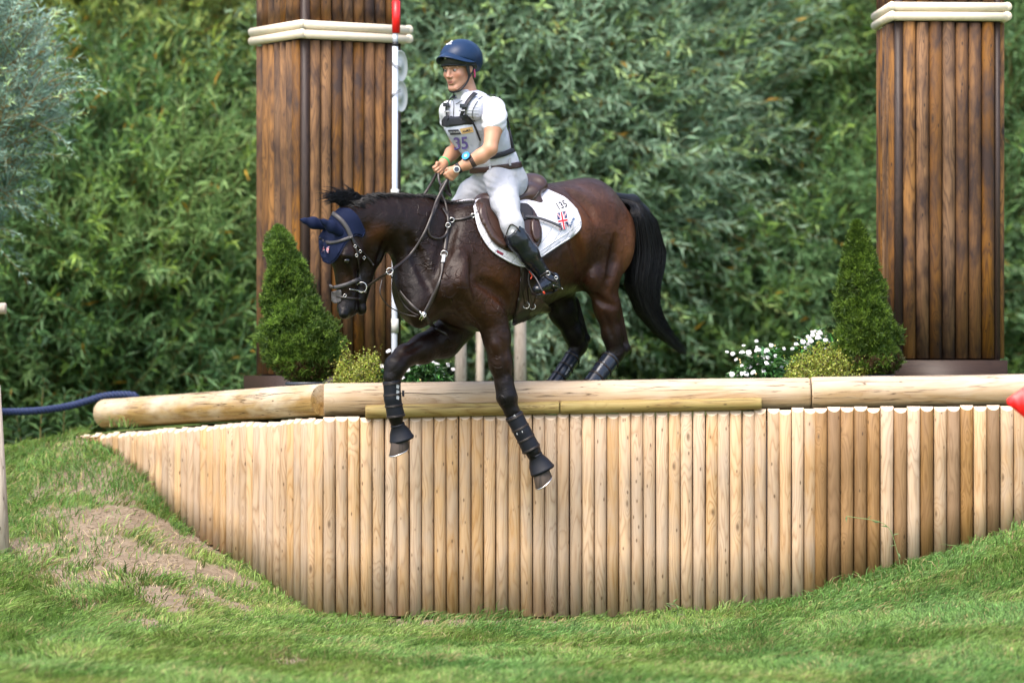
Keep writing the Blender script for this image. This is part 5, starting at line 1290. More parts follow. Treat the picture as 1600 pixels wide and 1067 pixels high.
# ---------------------------------------------------------------- the rider
def skinmat():
    m, nt, b = mat('skin', (.6,.35,.25), .45, .4)
    a = N(nt, 'Attribute', attribute_name='tint').outputs['Color']; nt.links.new(a, b.inputs['Base Color'])
    b.inputs['Subsurface Weight'].default_value = .06; b.inputs['Subsurface Radius'].default_value = (.012,.005,.003); b.inputs['Subsurface Scale'].default_value = .5
    return m
def cloth(name, c, rough=.8, s=60, amt=.004, dirt=None, wr=9, wa=1.0):
    m, nt, b = mat(name, c, rough, .25)
    co = N(nt, 'TexCoord').outputs['Object']
    w = N(nt, 'TexNoise', {'Vector':scl(nt, co, (1,1,.55)), 'Scale':float(wr), 'Detail':3.0, 'Distortion':1.2}).outputs[0]; f = N(nt, 'TexNoise', {'Vector':co, 'Scale':220.0, 'Detail':2.0}).outputs[0]
    bump(nt, b, mth(nt, 'ADD', mth(nt, 'MULTIPLY', w, wa), mth(nt, 'MULTIPLY', f, .05)), amt*3, .8)
    if dirt:
        n = N(nt, 'TexNoise', {'Vector':co, 'Scale':12.0, 'Detail':5.0}).outputs[0]; nt.links.new(mixc(nt, ramp(nt, n, [(.52,0.0),(.7,.5)]), c, dirt), b.inputs['Base Color'])
    return m
M['skin'] = skinmat()
M['shirt'] = cloth('white_shirt', (.62,.62,.67), wr=10, amt=.006); M['vest'] = cloth('white_vest', (.52,.53,.60), .75, amt=.004, wr=16); M['breeches'] = cloth('pale_grey_breeches', (.42,.43,.47), .8, dirt=(.36,.35,.33), wr=11, amt=.0035)
M['helmet'] = cloth('navy_silk', (.008,.024,.066), .38, amt=.002, wr=5); M['helmet_in'] = mat('helmet_black', (.016,.018,.022), .45)[0]; M['web'] = mat('black_webbing', (.014,.014,.020), .6)[0]
M['pad'] = None
def padmat():
    m, nt, b = mat('white_quilt', (.60,.60,.65), .75, .3); co = N(nt, 'TexCoord').outputs['Object']
    s = N(nt, 'SeparateXYZ', {0:co}).outputs
    w = mth(nt, 'ABSOLUTE', mth(nt, 'SINE', mth(nt, 'ADD', mth(nt, 'MULTIPLY', s[0], 34.0), mth(nt, 'MULTIPLY', s[2], 40.0)))); n = N(nt, 'TexNoise', {'Vector':co, 'Scale':14.0, 'Detail':3.0}).outputs[0]
    w2 = ramp(nt, w, [(.0,0.0),(.18,1.0)])
    bump(nt, b, mth(nt, 'ADD', mth(nt, 'MULTIPLY', w2, .6), n), .006, .8)
    nt.links.new(mixc(nt, ramp(nt, n, [(.55,0.0),(.75,.25)]), (.60,.60,.65), (.48,.46,.43)), b.inputs['Base Color'])
    return m
M['pad'] = padmat()
BF = Field(); TF = Field()
# head frame
HS = 1.10; HC = H(717,108,0.0); hf = unit(np.array([1,.20,-.20])); hl = unit(np.cross([0,0,1.0], hf)); hu = np.cross(hf, hl); HR = np.stack([hl, hf, hu], 1)
def hp(x, y, z): return HC+HS*(x*hl+y*hf+z*hu)
def hell(F_, x, y, z, rx, ry, rz, k=.01, op='+'): F_.ell(hp(x,y,z), np.array([rx,ry,rz])*HS, HR, k*HS, op)
def hcap(F_, a, b, ra, rb, k=.01, op='+'): F_.cap(hp(*a), hp(*b), ra*HS, rb*HS, lat=hl, k=k*HS, op=op)
hell(BF, 0,-.020,.040, .076,.094,.085); hell(BF, 0,.018,-.035, .060,.070,.080, .03); hell(BF, 0,.045,-.02, .052,.045,.07, .02)
for g_ in (1,-1):
    hcap(BF, (.052*g_,-.01,-.055), (.018*g_,.072,-.098), .017, .016, .02)
    hell(BF, .040*g_,.062,-.022, .022,.018,.018, .018)
    hcap(BF, (.012*g_,.092,.021), (.046*g_,.075,.020), .010, .008, .012)
    hell(BF, .030*g_,.096,.002, .015,.013,.010, .012, '-')
    hell(BF, .030*g_,.076,.001, .0125,.0125,.0115, .004)
    hell(BF, .012*g_,.098,-.034, .008,.010,.008, .006)
    hell(BF, .076*g_,-.008,-.005, .009,.018,.030, .006)
hell(BF, 0,.076,-.102, .017,.014,.014, .015)
hcap(BF, (0,.088,.012), (0,.110,-.028), .0075, .011, .008)
hell(BF, 0,.083,-.058, .026,.013,.018, .012)
hcap(BF, (-.018,.090,-.057), (.018,.090,-.057), .0052, .0052, .006); hcap(BF, (-.014,.091,-.070), (.014,.091,-.070), .0062, .0062, .006)
hcap(BF, (-.017,.101,-.0635), (.017,.101,-.0635), .0032, .0032, .003, '-')
# neck and trunk
neck0 = hp(0,-.03,-.06)
BF.cap(neck0, H(733,158,0), .060, .066, .058, .068, k=.03)
def tr(px, py, s, r, w): return (H(px,py,s), r, w)
BF.chain([tr(737,170,0,.085,.13), tr(746,195,0,.118,.165), tr(765,238,0,.100,.135), tr(775,262,0,.105,.145), tr(785,284,0,.125,.165)], k=.04)
AL_ = [tr(771,171,.185,.062,.062), tr(771,200,.225,.056,.056), tr(766,232,.255,.044,.042)]
BF.chain(AL_, k=.02); BF.chain([tr(766,234,.255,.044,.042), tr(752,244,.215,.046,.043), tr(730,256,.155,.036,.034), tr(713,265,.11,.029,.024)], k=.018)
BF.chain([tr(704,175,-.185,.060,.060), tr(712,205,-.225,.052,.052), tr(716,232,-.245,.041,.040)], k=.02); BF.chain([tr(716,233,-.245,.042,.040), tr(706,240,-.22,.044,.042), tr(694,254,-.185,.031,.028), tr(691,259,-.175,.028,.024)], k=.018)
# legs of the body
LL_ = [tr(785,284,.09,.115,.09), tr(790,316,.235,.078,.072), tr(802,354,.34,.054,.052)]
BF.chain(LL_, k=.03); BF.chain([tr(802,354,.34,.052,.050), tr(825,394,.366,.048,.046), tr(851,430,.363,.030,.030)], k=.02); BF.cap(H(857,438,.375), H(842,449,.415), .026, .017, .026, .022, k=.015)
RL_ = [tr(772,284,-.09,.105,.085), tr(738,304,-.195,.074,.068), tr(707,343,-.295,.054,.052)]
BF.chain(RL_, k=.03); BF.chain([tr(707,343,-.295,.052,.050), tr(724,384,-.335,.046,.044), tr(752,420,-.31,.030,.030)], k=.02); BF.cap(H(758,431,-.305), H(744,441,-.325), .028, .018, .026, .022, k=.015)
# hands: fists with separate fingers round the reins
def fist(wrist, u, v, w, k=.85):
    """u wrist to knuckles, v index to little finger, w towards the palm"""
    u, w = unit(np.array(u,float)), np.array(w,float); v = np.array(v,float); v = unit(v-u*(v@u)); w = np.cross(u,v)*np.sign(np.cross(u,v)@w)
    BF.cap(wrist, wrist+u*.035*k, .024*k, .026*k, .030*k, .038*k, lat=v, k=.015)
    BF.cap(wrist+u*.03*k, wrist+u*.078*k, .018*k, .015*k, .040*k, .041*k, lat=v, k=.012)
    for i, (o, L) in enumerate(((-.031,.92),(-.010,1.0),(.011,.95),(.031,.8))):
        K = wrist+u*(.080-.004*abs(i-1))*k+v*o*k; a = K+(w*.8+u*.55)*.034*L*k; b_ = a+(w*.55-u*.75)*.026*L*k; c_ = b_+(-u*.9-w*.25)*.020*L*k
        BF.cap(K-u*.012*k, K, .0105*k, .0108*k, k=.006); BF.cap(K, a, .0102*k, .0095*k, k=.003); BF.cap(a, b_, .0095*k, .0088*k, k=.003); BF.cap(b_, c_, .0086*k, .0076*k, k=.003)
    t0 = wrist+u*.022*k-v*.032*k+w*.012*k; t1 = t0+(u*.75-v*.35+w*.45)*.036*k; t2 = t1+(u*.7+w*.45+v*.1)*.030*k
    BF.cap(t0, t1, .014*k, .0115*k, k=.010); BF.cap(t1, t2, .011*k, .0088*k, k=.004)
    return wrist+u*.07*k+w*.022*k
WL = H(713,265,.11); WR = H(691,259,-.175)
gl = fist(WL, H(696,282,.05)-WL, np.array([-.25,-.15,-1.0]), np.array([-.2,-1.0,0]))
gr = fist(WR, H(681,268,-.17)-WR, np.array([-.15,.30,-1.0]), np.array([0,1.0,.1]))
def skin(V):
    c = np.array([.47,.245,.155])[None,:].repeat(len(V),0)
    L_ = (V-HC)@HR/HS; x, y, z = L_.T; head = (np.linalg.norm(L_, axis=1) < .16)
    def bl(m, col):
        nonlocal c; m = np.clip(m*head,0,1)[:,None]; c = c*(1-m)+np.array(col)*m
    bl(np.ones(len(V)), (.49,.26,.175))
    for g_ in (1,-1): bl(.55*np.exp(-(((x-.043*g_)/.02)**2+((z+.03)/.02)**2)), (.52,.18,.12))
    bl(.35*np.exp(-((x/.012)**2+((z+.028)/.014)**2)), (.50,.19,.13))
    bl(.8*np.exp(-((x/.019)**4+((z+.0635)/.0095)**4))*(y>.07), (.36,.11,.095)); bl(1.0*np.exp(-((x/.016)**4+((z+.0635)/.0028)**4))*(y>.07), (.10,.02,.02))
    for g_ in (1,-1):
        bl(.85*np.exp(-(((x-.030*g_)/.017)**4+((z-.0215+.1*(np.abs(x)-.03))/.0048)**2))*(y>.05), (.17,.085,.045))
        bl(.6*np.exp(-(((x-.030*g_)/.015)**4+((z-.004)/.010)**2))*(y>.05), (.36,.17,.12)); bl(.9*np.exp(-(((x-.030*g_)/.0115)**4+((z-.0045)/.0028)**2))*(y>.06), (.06,.03,.025))
    bl(.35*(z<-.07)*(y>.0), (.40,.21,.145))
    arm = ~head & (V[:,2] < HC[2]-.2); c[arm] = np.array([.47,.245,.15])
    kn = fnoise(V, 9, 9, 2); c *= (1+.05*kn)[:,None]; return c
person = empty('person', tuple(to_world(H(785,300,0))), 'rider in white shirt, white vest and navy helmet, half risen out of the saddle', 'person'); person.rotation_euler = horse.rotation_euler
pl = to_local(np.array(person.location))
def pchild(o): o.location = tuple(-pl); return o
class PP:  # children built in the horse frame, hung on the person
    pass
before = set(bpy.data.objects.keys())
obj('body', BF.mesh('body', .0046, M['skin'], skin, smooth=1), person)
for g_ in (1,-1):
    e = Field(); e.ell(hp(.030*g_,.0775,.001), np.array([.0118,.0118,.0105])*HS, HR); ee = obj('eye', e.mesh('eye', .0022, mat('eye_white', (.28,.25,.24), .25)[0], smooth=0), person)
    e = Field(); e.ell(hp(.0285*g_,.0875,.0015), np.array([.0046,.003,.0046])*HS, HR); obj('iris', e.mesh('iris', .0012, M['eye'], smooth=0), ee)
# helmet
HFm = Field(); hell(HFm, 0,-.028,.060, .110,.136,.104)
hell(HFm, 0,-.082,.030, .090,.078,.088, .03)
zcut = lambda X: -(((X-HC)@HR/HS)[:,2]-(.030-.25*np.minimum(((X-HC)@HR/HS)[:,1]+.02,0)*-1.0))*HS
def hclip(X):
    L_ = (X-HC)@HR/HS; lim = .040+np.where(L_[:,1] < 0, L_[:,1]*.60, L_[:,1]*.42); return (lim-L_[:,2])*HS
silk = obj('helmet_silk', HFm.mesh('helmet_silk', .0045, M['helmet'], clip=hclip, smooth=1), person)
HF2 = Field(); hell(HF2, 0,-.022,.050, .102,.127,.098)
def hclip2(X):
    L_ = (X-HC)@HR/HS; lim = .016+np.where(L_[:,1] < 0, L_[:,1]*.6, L_[:,1]*.16); return (lim-L_[:,2])*HS
shell = obj('helmet_shell', HF2.mesh('helmet_shell', .0045, M['helmet_in'], clip=hclip2, smooth=1), person)
def peak(y0, L, wdt, z0, drop, m, name, th=.006, sd=.045*.55):
    n, k = 17, 7; V = []
    for i in range(n):
        a = (i/(n-1)-.5)*math.pi*1.0
        for j in range(k):
            t = j/(k-1); x = math.sin(a)*(wdt+.006*t); y = y0+math.cos(a)*(.085+L*t*math.cos(a)**.5 if math.cos(a) > 0 else .085)-.0; z = z0-drop*t*math.cos(a)-sd*abs(math.sin(a))**2
            V.append((x,y,z))
    V = np.array(V); P = HC+HS*(V[:,0:1]*hl+V[:,1:2]*hf+V[:,2:3]*hu); P2 = P-hu*th
    ii = np.arange(n*k).reshape(n,k); Q = np.stack([ii[:-1,:-1],ii[1:,:-1],ii[1:,1:],ii[:-1,1:]],-1).reshape(-1,4); nn = n*k
    bd = list(ii[0,:])+list(ii[1:,-1])+list(ii[-1,::-1][1:])+list(ii[::-1,0][1:])
    S_ = [[bd[i],bd[i+1],bd[i+1]+nn,bd[i]+nn] for i in range(len(bd)-1)]
    return obj(name, mesh_np(name, np.concatenate([P,P2]), [Q, Q[:, ::-1]+nn, np.array(S_)], m, True), person)
peak(-.012, .078, .110, .112, .022, M['helmet'], 'peak', sd=.075); peak(-.022, .052, .098, .044, .006, M['helmet_in'], 'peak')
print2d(HF2, np.array([(0,-.5),(.5,0),(0,.5),(-.5,0)]), [[0,1,2,3]], (695.5,91), 0, 4, 5.5, .012, 'helmet_badge', M['flagwhite'], person)
for (dx, dy) in ((0,0),(2.5,-1.6),(-2,1.4),(1,1.2),(4,-2.8),(-3.8,2.2),(2.5,1)):
    print2d(HFm, np.array([(-.5,-.3),(.1,-.5),(.5,.2),(-.1,.5)]), [[0,1,2,3]], (702+dx,67.5+dy), 30+dx*20, 3.0, 2.0, .001, 'helmet_crest', M['flagwhite'], person)
# harness of the helmet
hb = []
for g_ in (1,-1):
    hcap_pts = [hp(.083*g_,.030,.020), hp(.080*g_,.020,-.02), hp(.070*g_,.022,-.065), hp(.040*g_,.058,-.112), hp(.0,.078,-.124)]
    o = cord(hcap_pts, .0058, 'chin_strap', M['web'], person, 6)
    cord([hp(.086*g_,-.03,.0), hp(.080*g_,.0,-.035), hp(.070*g_,.022,-.065)], .0052, 'chin_strap', M['web'], person, 6)
    f = Field(); f.cap(hp(.082*g_,.028,.03), hp(.079*g_,.018,-.03), .020*HS, .010*HS, .007, .006, lat=hl); obj('ear_pad', f.mesh('ear_pad', .004, M['helmet_in']), person)
cord([hp(.084,-.028,-.01), hp(.080,-.035,-.035), hp(.070,-.045,-.055)], .006, 'pink_tie', mat('pink_band', (.65,.08,.22), .6)[0], person, 6)
# shirt, vest
SF = Field()
SF.chain([tr(771,170,.180,.072,.074), tr(772,183,.205,.076,.076), tr(772,193,.220,.075,.075)], k=.02); SF.chain([tr(703,174,-.180,.068,.070), tr(706,186,-.205,.070,.070), tr(708,193,-.215,.068,.068)], k=.02)
SF.cap(H(733,158,0), H(738,170,0), .066, .075, .072, .12, k=.03)
slL = H(772,194,.220); 
SV = Field()
obj('shirt', SF.mesh('shirt', .006, M['shirt'], smooth=2, disp=lambda V,f: (.0028*fnoise(V,5,5,3)+.0035*np.sin(V[:,2]*95+V[:,0]*60+2*fnoise(V,8,3,2))*np.exp(-((V[:,2]-H(772,190,.2)[2])/.05)**2))[:,None]*f.grad(V)), person)
CF = Field(); d_ = hp(0,-.01,-.115); CF.cap(H(726,146,0), H(732,156,0), .056, .060, .055, .062, k=.02)
obj('collar', CF.mesh('collar', .0045, M['shirt']), person)
VF = Field()
VF.chain([tr(737,169,0,.112,.160), tr(744,190,0,.142,.188), tr(758,222,0,.128,.168), tr(770,243,0,.120,.154)], k=.05)
for g_ in (1,-1): VF.cap(H(734,160,.065*g_), H(741,170,.135*g_), .066, .070, .05, .055, k=.03)
VF.cap(H(771,172,.215), H(772,200,.262), .074, .080, .050, .040, k=.02, op='-') 
def vdisp(V, f):
    px, py = local_px(V); n = f.grad(V); q = .0028*np.sin(py*1.25+.4*np.sin(px*.2))*((px>728)&(px<748)&(py<195)); return (.0014*fnoise(V,6,4,3)+q*.6)[:,None]*n
obj('vest', VF.mesh('vest', .006, M['vest'], smooth=2, disp=vdisp), person)
SH = Field(); SH.chain([tr(764,240,0,.122,.160), tr(772,252,0,.124,.162), tr(776,262,0,.122,.160)], k=.03)
obj('shirt_tail', SH.mesh('shirt_tail', .005, M['shirt'], disp=lambda V,f: .003*fnoise(V,7,6,3)[:,None]*f.grad(V)), person)
VS = VF; VF = Field(); VF.p = VS.p+SF.p[-1:]
VC = Field(); VC.p = VF.p+CF.p
strap(VC, [(743,146),(736,152),(730,160),(725,170),(722,178),(720,187)], 8, .012, 'vest_strap', M['web'], person, .004); strap(VC, [(710,149),(703,156),(698,165),(697,174),(700,187)], 7, .012, 'vest_strap', M['web'], person, .004)
for (x,y) in ((725,166),(697,164)): sheet(VF, [(x-5,y-3),(x+5,y-3),(x+5,y+3),(x-5,y+3)], .013, .007, 'strap_buckle', M['helmet_in'], person, step=1.5, curve=False)
for (x,y) in ((722.5,173),(698,175)): sheet(VF, [(x-4.5,y-1),(x+4.5,y-1),(x+4.5,y+1),(x-4.5,y+1)], .014, .004, 'strap_slider', M['label'], person, step=1.0, curve=False)
cord(VF.snap(np.array([766,773,779,783,782,778.]), np.array([143+6,150,160,172,180,186.]), .002), .0035, 'armhole_piping', M['web'], person)
cord(VF.snap(np.array([766,752,745,739,738,742.]), np.array([148,152,160,172,182,190.]), .002), .0022, 'armhole_piping', M['ink'], person)
strap(VC, [(779,152),(787,164),(791,180),(795,200),(799,220),(801,235)], 5, .006, 'back_panel_edge', M['web'], person, .008)
cord(VF.snap(np.array([709,709,708.]), np.array([158,170,184.]), .002), .0022, 'zip', M['web'], person); cord(VF.snap(np.array([712,716,722.]), np.array([163,161,157.]), .004), .0018, 'cord', M['web'], person)
strap(SH, [(762,246),(775,244),(790,240),(803,234)], 8, .013, 'waist_strap', M['web'], person, .005)
M['belt'] = mat('brown_belt', (.035,.014,.012), .35)[0]
# bib
bibp = [(693,197),(705,196.5),(716,195),(728,193),(738,191.5),(744,206),(750,222),(745,238),(737,249),(726,244),(716,234),(706,222),(698,208)]
M['bib'] = cloth('bib_fabric', (.50,.53,.62), .7, amt=.002)
bib = sheet(VF, bibp, .006, .003, 'bib', M['bib'], person, step=3)
sheet(VF, [(690,188),(695,183),(704,182.5),(718,182),(728,179),(733,183),(740,191),(739,194),(726,195),(712,197),(694,198.5),(690,193)], .008, .004, 'bib_yoke', M['web'], person, step=2.5)
strap(VF, [(738,190),(744,203),(749,216),(750.5,220)], 3, .011, 'bib_binding', M['web'], person, .003)
def block(px4, m, nm, off=.0105): 
    P2 = np.array(px4, float); P = VF.snap(P2[:,0], P2[:,1], off); me = bpy.data.meshes.new(nm); n = len(P); me.from_pydata(P.tolist(), [], [list(range(n))]); me.materials.append(m); return obj(nm, me, person)
def strip(top, bot, m, nm, off=.0115, n=10):
    A = np.array(top,float); B_ = np.array(bot,float); t = np.linspace(0,1,n)[:,None]; a = A[0]*(1-t)+A[1]*t; b_ = B_[0]*(1-t)+B_[1]*t; Q2 = np.concatenate([a,b_]); P = VF.snap(Q2[:,0],Q2[:,1],off)
    return obj(nm, mesh_np(nm, P, np.array([[i,i+1,n+i+1,n+i] for i in range(n-1)]), m), person)
strip([(695,203.5),(716,202.5)], [(698,211.5),(721,210.5)], M['ink'], 'bib_black_panel'); M['tan'] = mat('tan_print', (.58,.38,.16), .7)[0]; M['purple'] = mat('purple_print', (.16,.12,.38), .7)[0]
strip([(718,202),(738,198)], [(722,210),(740,206.5)], M['tan'], 'bib_tan_panel')
V_, P_ = text2d('35', 1.0, True); print2d(VF, V_, P_, (720,225.5), 5, 24, 27, .012, 'bib_number', M['purple'], person)
V_, P_ = text2d('AlaMZ...', 1.0, True); print2d(VF, V_, P_, (730,204.8), 12, 4.6, 5.2, .0128, 'bib_lettering', M['ink'], person)
V_, P_ = text2d('\u25b2 DEFENDER', 1.0); V_, P_ = text2d('A SPONSOR', 1.0) if False else (V_, P_)
print2d(VF, *text2d('EEE EUEEE', 1.0, True), (710,207), 3, 3.6, 3.6, .0128, 'bib_lettering', M['label'], person)
# breeches, belt
PF = Field()
PF.chain([tr(777,264,0,.128,.168), tr(785,284,0,.140,.180)], k=.04)
PF.chain([tr(784,282,.085,.122,.098), tr(789,316,.235,.088,.080), tr(800,350,.338,.067,.064), tr(804,364,.35,.064,.061)], k=.035)
PF.chain([tr(771,282,-.085,.117,.098), tr(738,303,-.195,.088,.080), tr(708,340,-.29,.068,.064)], k=.035)
def fold(V, f):
    n = f.grad(V); px, py = local_px(V); w = np.exp(-((px-765)/35)**2-((py-290)/18)**2)
    return (.0016*fnoise(V*np.array([1,1,2.2]), 12, 4.5, 3)+.0025*np.sin((py-.45*px)*.55+2*fnoise(V,2,3,1))*w)[:,None]*n
obj('breeches', PF.mesh('breeches', .006, M['breeches'], smooth=2, disp=fold), person)
BLT = Field(); BLT.ell(H(774.5,262,0), (.142,.182,.030), k=.01)
beltz = H(775,262,0)
def bclip(X): q = X-beltz; z = q[:,2]+.10*q[:,0]+.30*q[:,1]*0; return np.abs(q[:,2]+.16*q[:,0]-.03*q[:,1])-.019
B2 = Field(); B2.cap(H(773,250,0), H(776,274,0), .143, .147, .186, .190, k=.01)
obj('belt', B2.mesh('belt', .006, M['belt'], clip=bclip, smooth=1), person)
for x,y in ((766,264),(797,253)): sheet(B2, [(x-1.6,y-6),(x+1.6,y-6),(x+1.6,y+6),(x-1.6,y+6)], .003, .003, 'belt_loop', M['breeches'], person, step=1.5, curve=False)
# boots
for sg in (1,-1):
    K = Field()
    if sg == 1:
        K.chain([tr(801,360,.35,.070,.066), tr(808,374,.358,.071,.067), tr(826,396,.368,.064,.061), tr(846,424,.362,.043,.043), tr(854,434,.365,.044,.042)], k=.02)
        K.cap(H(864,436,.362), H(852,443,.385), .042, .038, .038, .038, k=.02); K.cap(H(853,442,.385), H(839,452,.425), .036, .027, .036, .034, k=.02); K.cap(H(866,440,.362), H(868,446,.362), .036, .034, .034, .032, k=.015)
        top = H(800,354,.35); axk = unit(H(826,396,.368)-H(801,360,.35))
    else:
        K.chain([tr(704,342,-.30,.070,.066), tr(724,384,-.335,.062,.058), tr(750,418,-.31,.043,.043), tr(755,428,-.31,.043,.042)], k=.02); K.cap(H(765,430,-.30), H(740,444,-.33), .042, .028, .036, .034, k=.02)
        top = H(703,338,-.30); axk = unit(H(724,384,-.335)-H(704,342,-.30))
    tilt = unit(axk+np.array([.0,0,-.0]))
    bt = obj('riding_boot', K.mesh('riding_boot', .0052, M['boot'] if 'boot' in M else M.setdefault('boot', mat('black_boot', (.010,.012,.018), .22, .55)[0]), clip=lambda X: (top-X)@unit(axk*.9+np.array([-.35,0,0]))+.004, smooth=2, disp=lambda V,f: (.0018*fnoise(V*np.array([1,1,2.5]),15,6,3))[:,None]*f.grad(V)), person)
    if sg == 1:
        cord(K.snap(np.array([838,846,854,863,869.]), np.array([461,460,459,457,453.]), .0), .008, 'sole', M['black'], bt)
        cord(K.snap(np.array([789,797,806,813.]), np.array([372,352,354,362.])*1.0, .002), .0035, 'top_edge', M['leather'], bt)
        strap(K, [(845,432),(853,427),(861,426),(867,430)], 4, .003, 'spur_strap', M['leather'], bt, .003)
        strap(K, [(849,428),(858,436),(866,440),(871,440)], 3, .004, 'spur_strap', M['leather'], bt, .003)
        ring_at(K.snap([856],[427],.006)[0], .013, .0028, 'buckle', M['steel'], bt); ring_at(K.snap([869],[434],.006)[0], .010, .0028, 'buckle', M['steel'], bt)
        print2d(K, np.array([(-.5,-.5),(.5,-.5),(.5,.5),(-.5,.5)]), [[0,1,2,3]], (801,361), -25, 4, 4.5, .002, 'boot_badge', M['flagwhite'], bt)
        cord([K.snap([864],[446],.004)[0], H(876,449,.37), H(879,452,.37)], .0035, 'spur', M['steel'], bt)
# watch, arm device, bracelet
AF = Field(); AF.chain([tr(766,234,.255,.044,.042), tr(752,244,.215,.046,.043), tr(730,256,.155,.036,.034), tr(713,265,.11,.029,.024)], k=.018)
def disc_on(F_, px, py, r, th, m, name, nrmpx=None, off=.002, parent=None, tilt=(0,0,0)):
    c = F_.snap([px],[py],off)[0]; nr = unit(F_.grad(c[None])[0]*.6+unit(CAML-c)*.7+np.array(tilt)); u = unit(np.cross(nr,[0,0,1.0])); v = np.cross(nr,u); a = np.linspace(0,2*np.pi,25)[:-1]; n = 24; rg = []
    for rr, h in ((.9,0),(1,.2),(1,.8),(.93,1),(.8,1.0)): rg.append(c+nr*th*h+r*rr*(np.cos(a)[:,None]*u+np.sin(a)[:,None]*v))
    V = np.concatenate(rg+[[c+nr*th*.9]]); Q = [[i*n+j,i*n+(j+1)%n,(i+1)*n+(j+1)%n,(i+1)*n+j] for i in range(4) for j in range(n)]; T = [[5*n,4*n+j,4*n+(j+1)%n] for j in range(n)]
    return obj(name, mesh_np(name, V, [np.array(Q),np.array(T)], m, True), parent or person), c+nr*th, nr, u, v
def wristband(c, ax, r, w, m, name, parent=person, F_=AF, n=25):
    ax = unit(ax); u = unit(np.cross(ax,[0,0,1.0])); v = np.cross(ax,u); P = []
    for q in np.linspace(0,2*np.pi,n):
        d = np.cos(q)*u+np.sin(q)*v; lo_, hi_ = 0, .09
        for _ in range(14):
            md = (lo_+hi_)/2; 
            if F_.ev((c+d*md)[None])[0] < .001: lo_ = md
            else: hi_ = md
        P.append(c+d*lo_)
    P = np.array(P); b = MB()
    for o_ in np.linspace(-w/2, w/2, 4): b.tube(P+ax*o_, .0028, 6, cap=False)
    return b.build(name, m, parent, True)
axf = H(713,265,.11)-H(730,256,.155)
wristband(H(717,263.5,.118), axf, 0, .018, M['web'], 'watch_band')
w1, c1, n1, u1, v1 = disc_on(AF, 714, 265, .021, .010, M['disc'], 'watch', tilt=(.3,0,.2)); 
def dial(c, n, u, v, r, m, name, par): 
    a = np.linspace(0,2*np.pi,20)[:-1]; P = c+n*.0006+r*(np.cos(a)[:,None]*u+np.sin(a)[:,None]*v); me = bpy.data.meshes.new(name); me.from_pydata(P.tolist(), [], [list(range(19))]); me.materials.append(m); return obj(name, me, par)
M['dial'] = mat('dark_dial', (.02,.03,.06), .15)[0]; M['cyan'] = mat('bright_blue', (.01,.22,.62), .4)[0]
dial(c1, n1, u1, v1, .0155, M['dial'], 'dial', w1)
wristband(H(737,252,.172), axf, 0, .020, M['web'], 'arm_band')
w2, c2, n2, u2, v2 = disc_on(AF, 729.5, 245.5, .028, .016, M['web'], 'arm_dial', tilt=(.8,-.1,.45), off=.003); dial(c2, n2, u2, v2, .0265, M['cyan'], 'dial', w2); dial(c2+n2*.0008, n2, u2, v2, .010, M['label'], 'dial_mark', w2)
RF = Field(); RF.chain([tr(706,240,-.22,.044,.042), tr(694,254,-.185,.031,.028), tr(691,259,-.175,.028,.024)], k=.018)
wristband(H(694,253.5,-.186), H(691,259,-.175)-H(706,240,-.22), 0, .010, mat('green_band', (.08,.45,.16), .5)[0], 'bracelet', person, RF)
ring_at(gl+np.array([.012,.012,-.01]), .0095, .0015, 'finger_ring', M['steel'], person)
for o in person.children: o.location = tuple(-pl)
# ---------------------------------------------------------------- saddle and pad
def tack_root(name, label, cat):
    o = empty(name, tuple(HO), label, cat); o.rotation_euler = horse.rotation_euler; return o
pad = tack_root('saddle_pad', 'white quilted saddle pad with flag and number 135 under the saddle', 'saddle pad')
padpts = [(741,322),(744,314),(752,312),(770,312),(795,306),(820,298),(845,295),(866,302),(885,312),(900,328),(907,346),(905,358),(893,370),(874,382),(850,398),(835,408),(822,416),(806,413),(786,403),(768,390),(754,370),(746,350)]
sheet(HF, padpts, .004, .010, 'quilted_cloth', M['pad'], pad, step=4.5, mirror=True)
pe = smooth_path(np.array([list(p)+[0] for p in padpts[9:]+padpts[:1]],float),6)
cord(HF.snap(pe[:,0], pe[:,1], .012), .006, 'bound_edge', M['pad'], pad, 7, 0)
po = smooth_path(np.array([(896,350,0),(892,360,0),(870,375,0),(848,390,0),(832,401,0)],float),6); cord(HF.snap(po[:,0],po[:,1],.0145), .0022, 'piping', M['pad'], pad, 6, 0)
b_ = np.linspace(0,2*np.pi,25)[:-1]; print2d(HF, np.stack([np.cos(b_)*.5,np.sin(b_)*.5],1), [list(range(24))], (877,322), 0, 25, 17, .016, 'number_oval', M['flagwhite'], pad)
print2d(HF, *text2d('135', 1.0, True), (877.5,321), 22, 11.5, 16, .0172, 'number', M['ink'], pad, shear=-2.5)
union_flag(HF, (879.5,345), -80, 27, 15, .0165, pad)
print2d(HF, *text2d('Agria', 1.0, True), (893.5,347.5), 68, 7.5, 6.5, .0165, 'lettering', M['inkblue'], pad)
print2d(HF, np.array([(-.5,-.5),(.5,-.5),(.5,.5),(-.5,.5)]), [[0,1,2,3]], (781.5,395), -28, 11, 3.6, .0165, 'maker_tag', mat('burgundy', (.16,.01,.03), .6)[0], pad)
sad = tack_root('saddle', 'dark brown jumping saddle with long flaps under the rider', 'saddle')
SA = Field()
SA.chain([(H(762,318,0),.045,.10),(H(785,314,0),.050,.13),(H(812,302,0),.060,.165),(H(826,292,0),.062,.150)], k=.04)
SA.ell(H(828,289,0), (.060,.135,.072), k=.04); SA.ell(H(758,314,0), (.045,.09,.05), k=.03)
SA.cap(H(826,306,.10), H(840,318,.15), .060, .040, .05, .04, k=.03); SA.cap(H(818,306,-.10), H(826,312,-.15), .060, .040, .05, .04, k=.03)
obj('seat', SA.mesh('seat', .006, M['saddle'], smooth=3), sad)
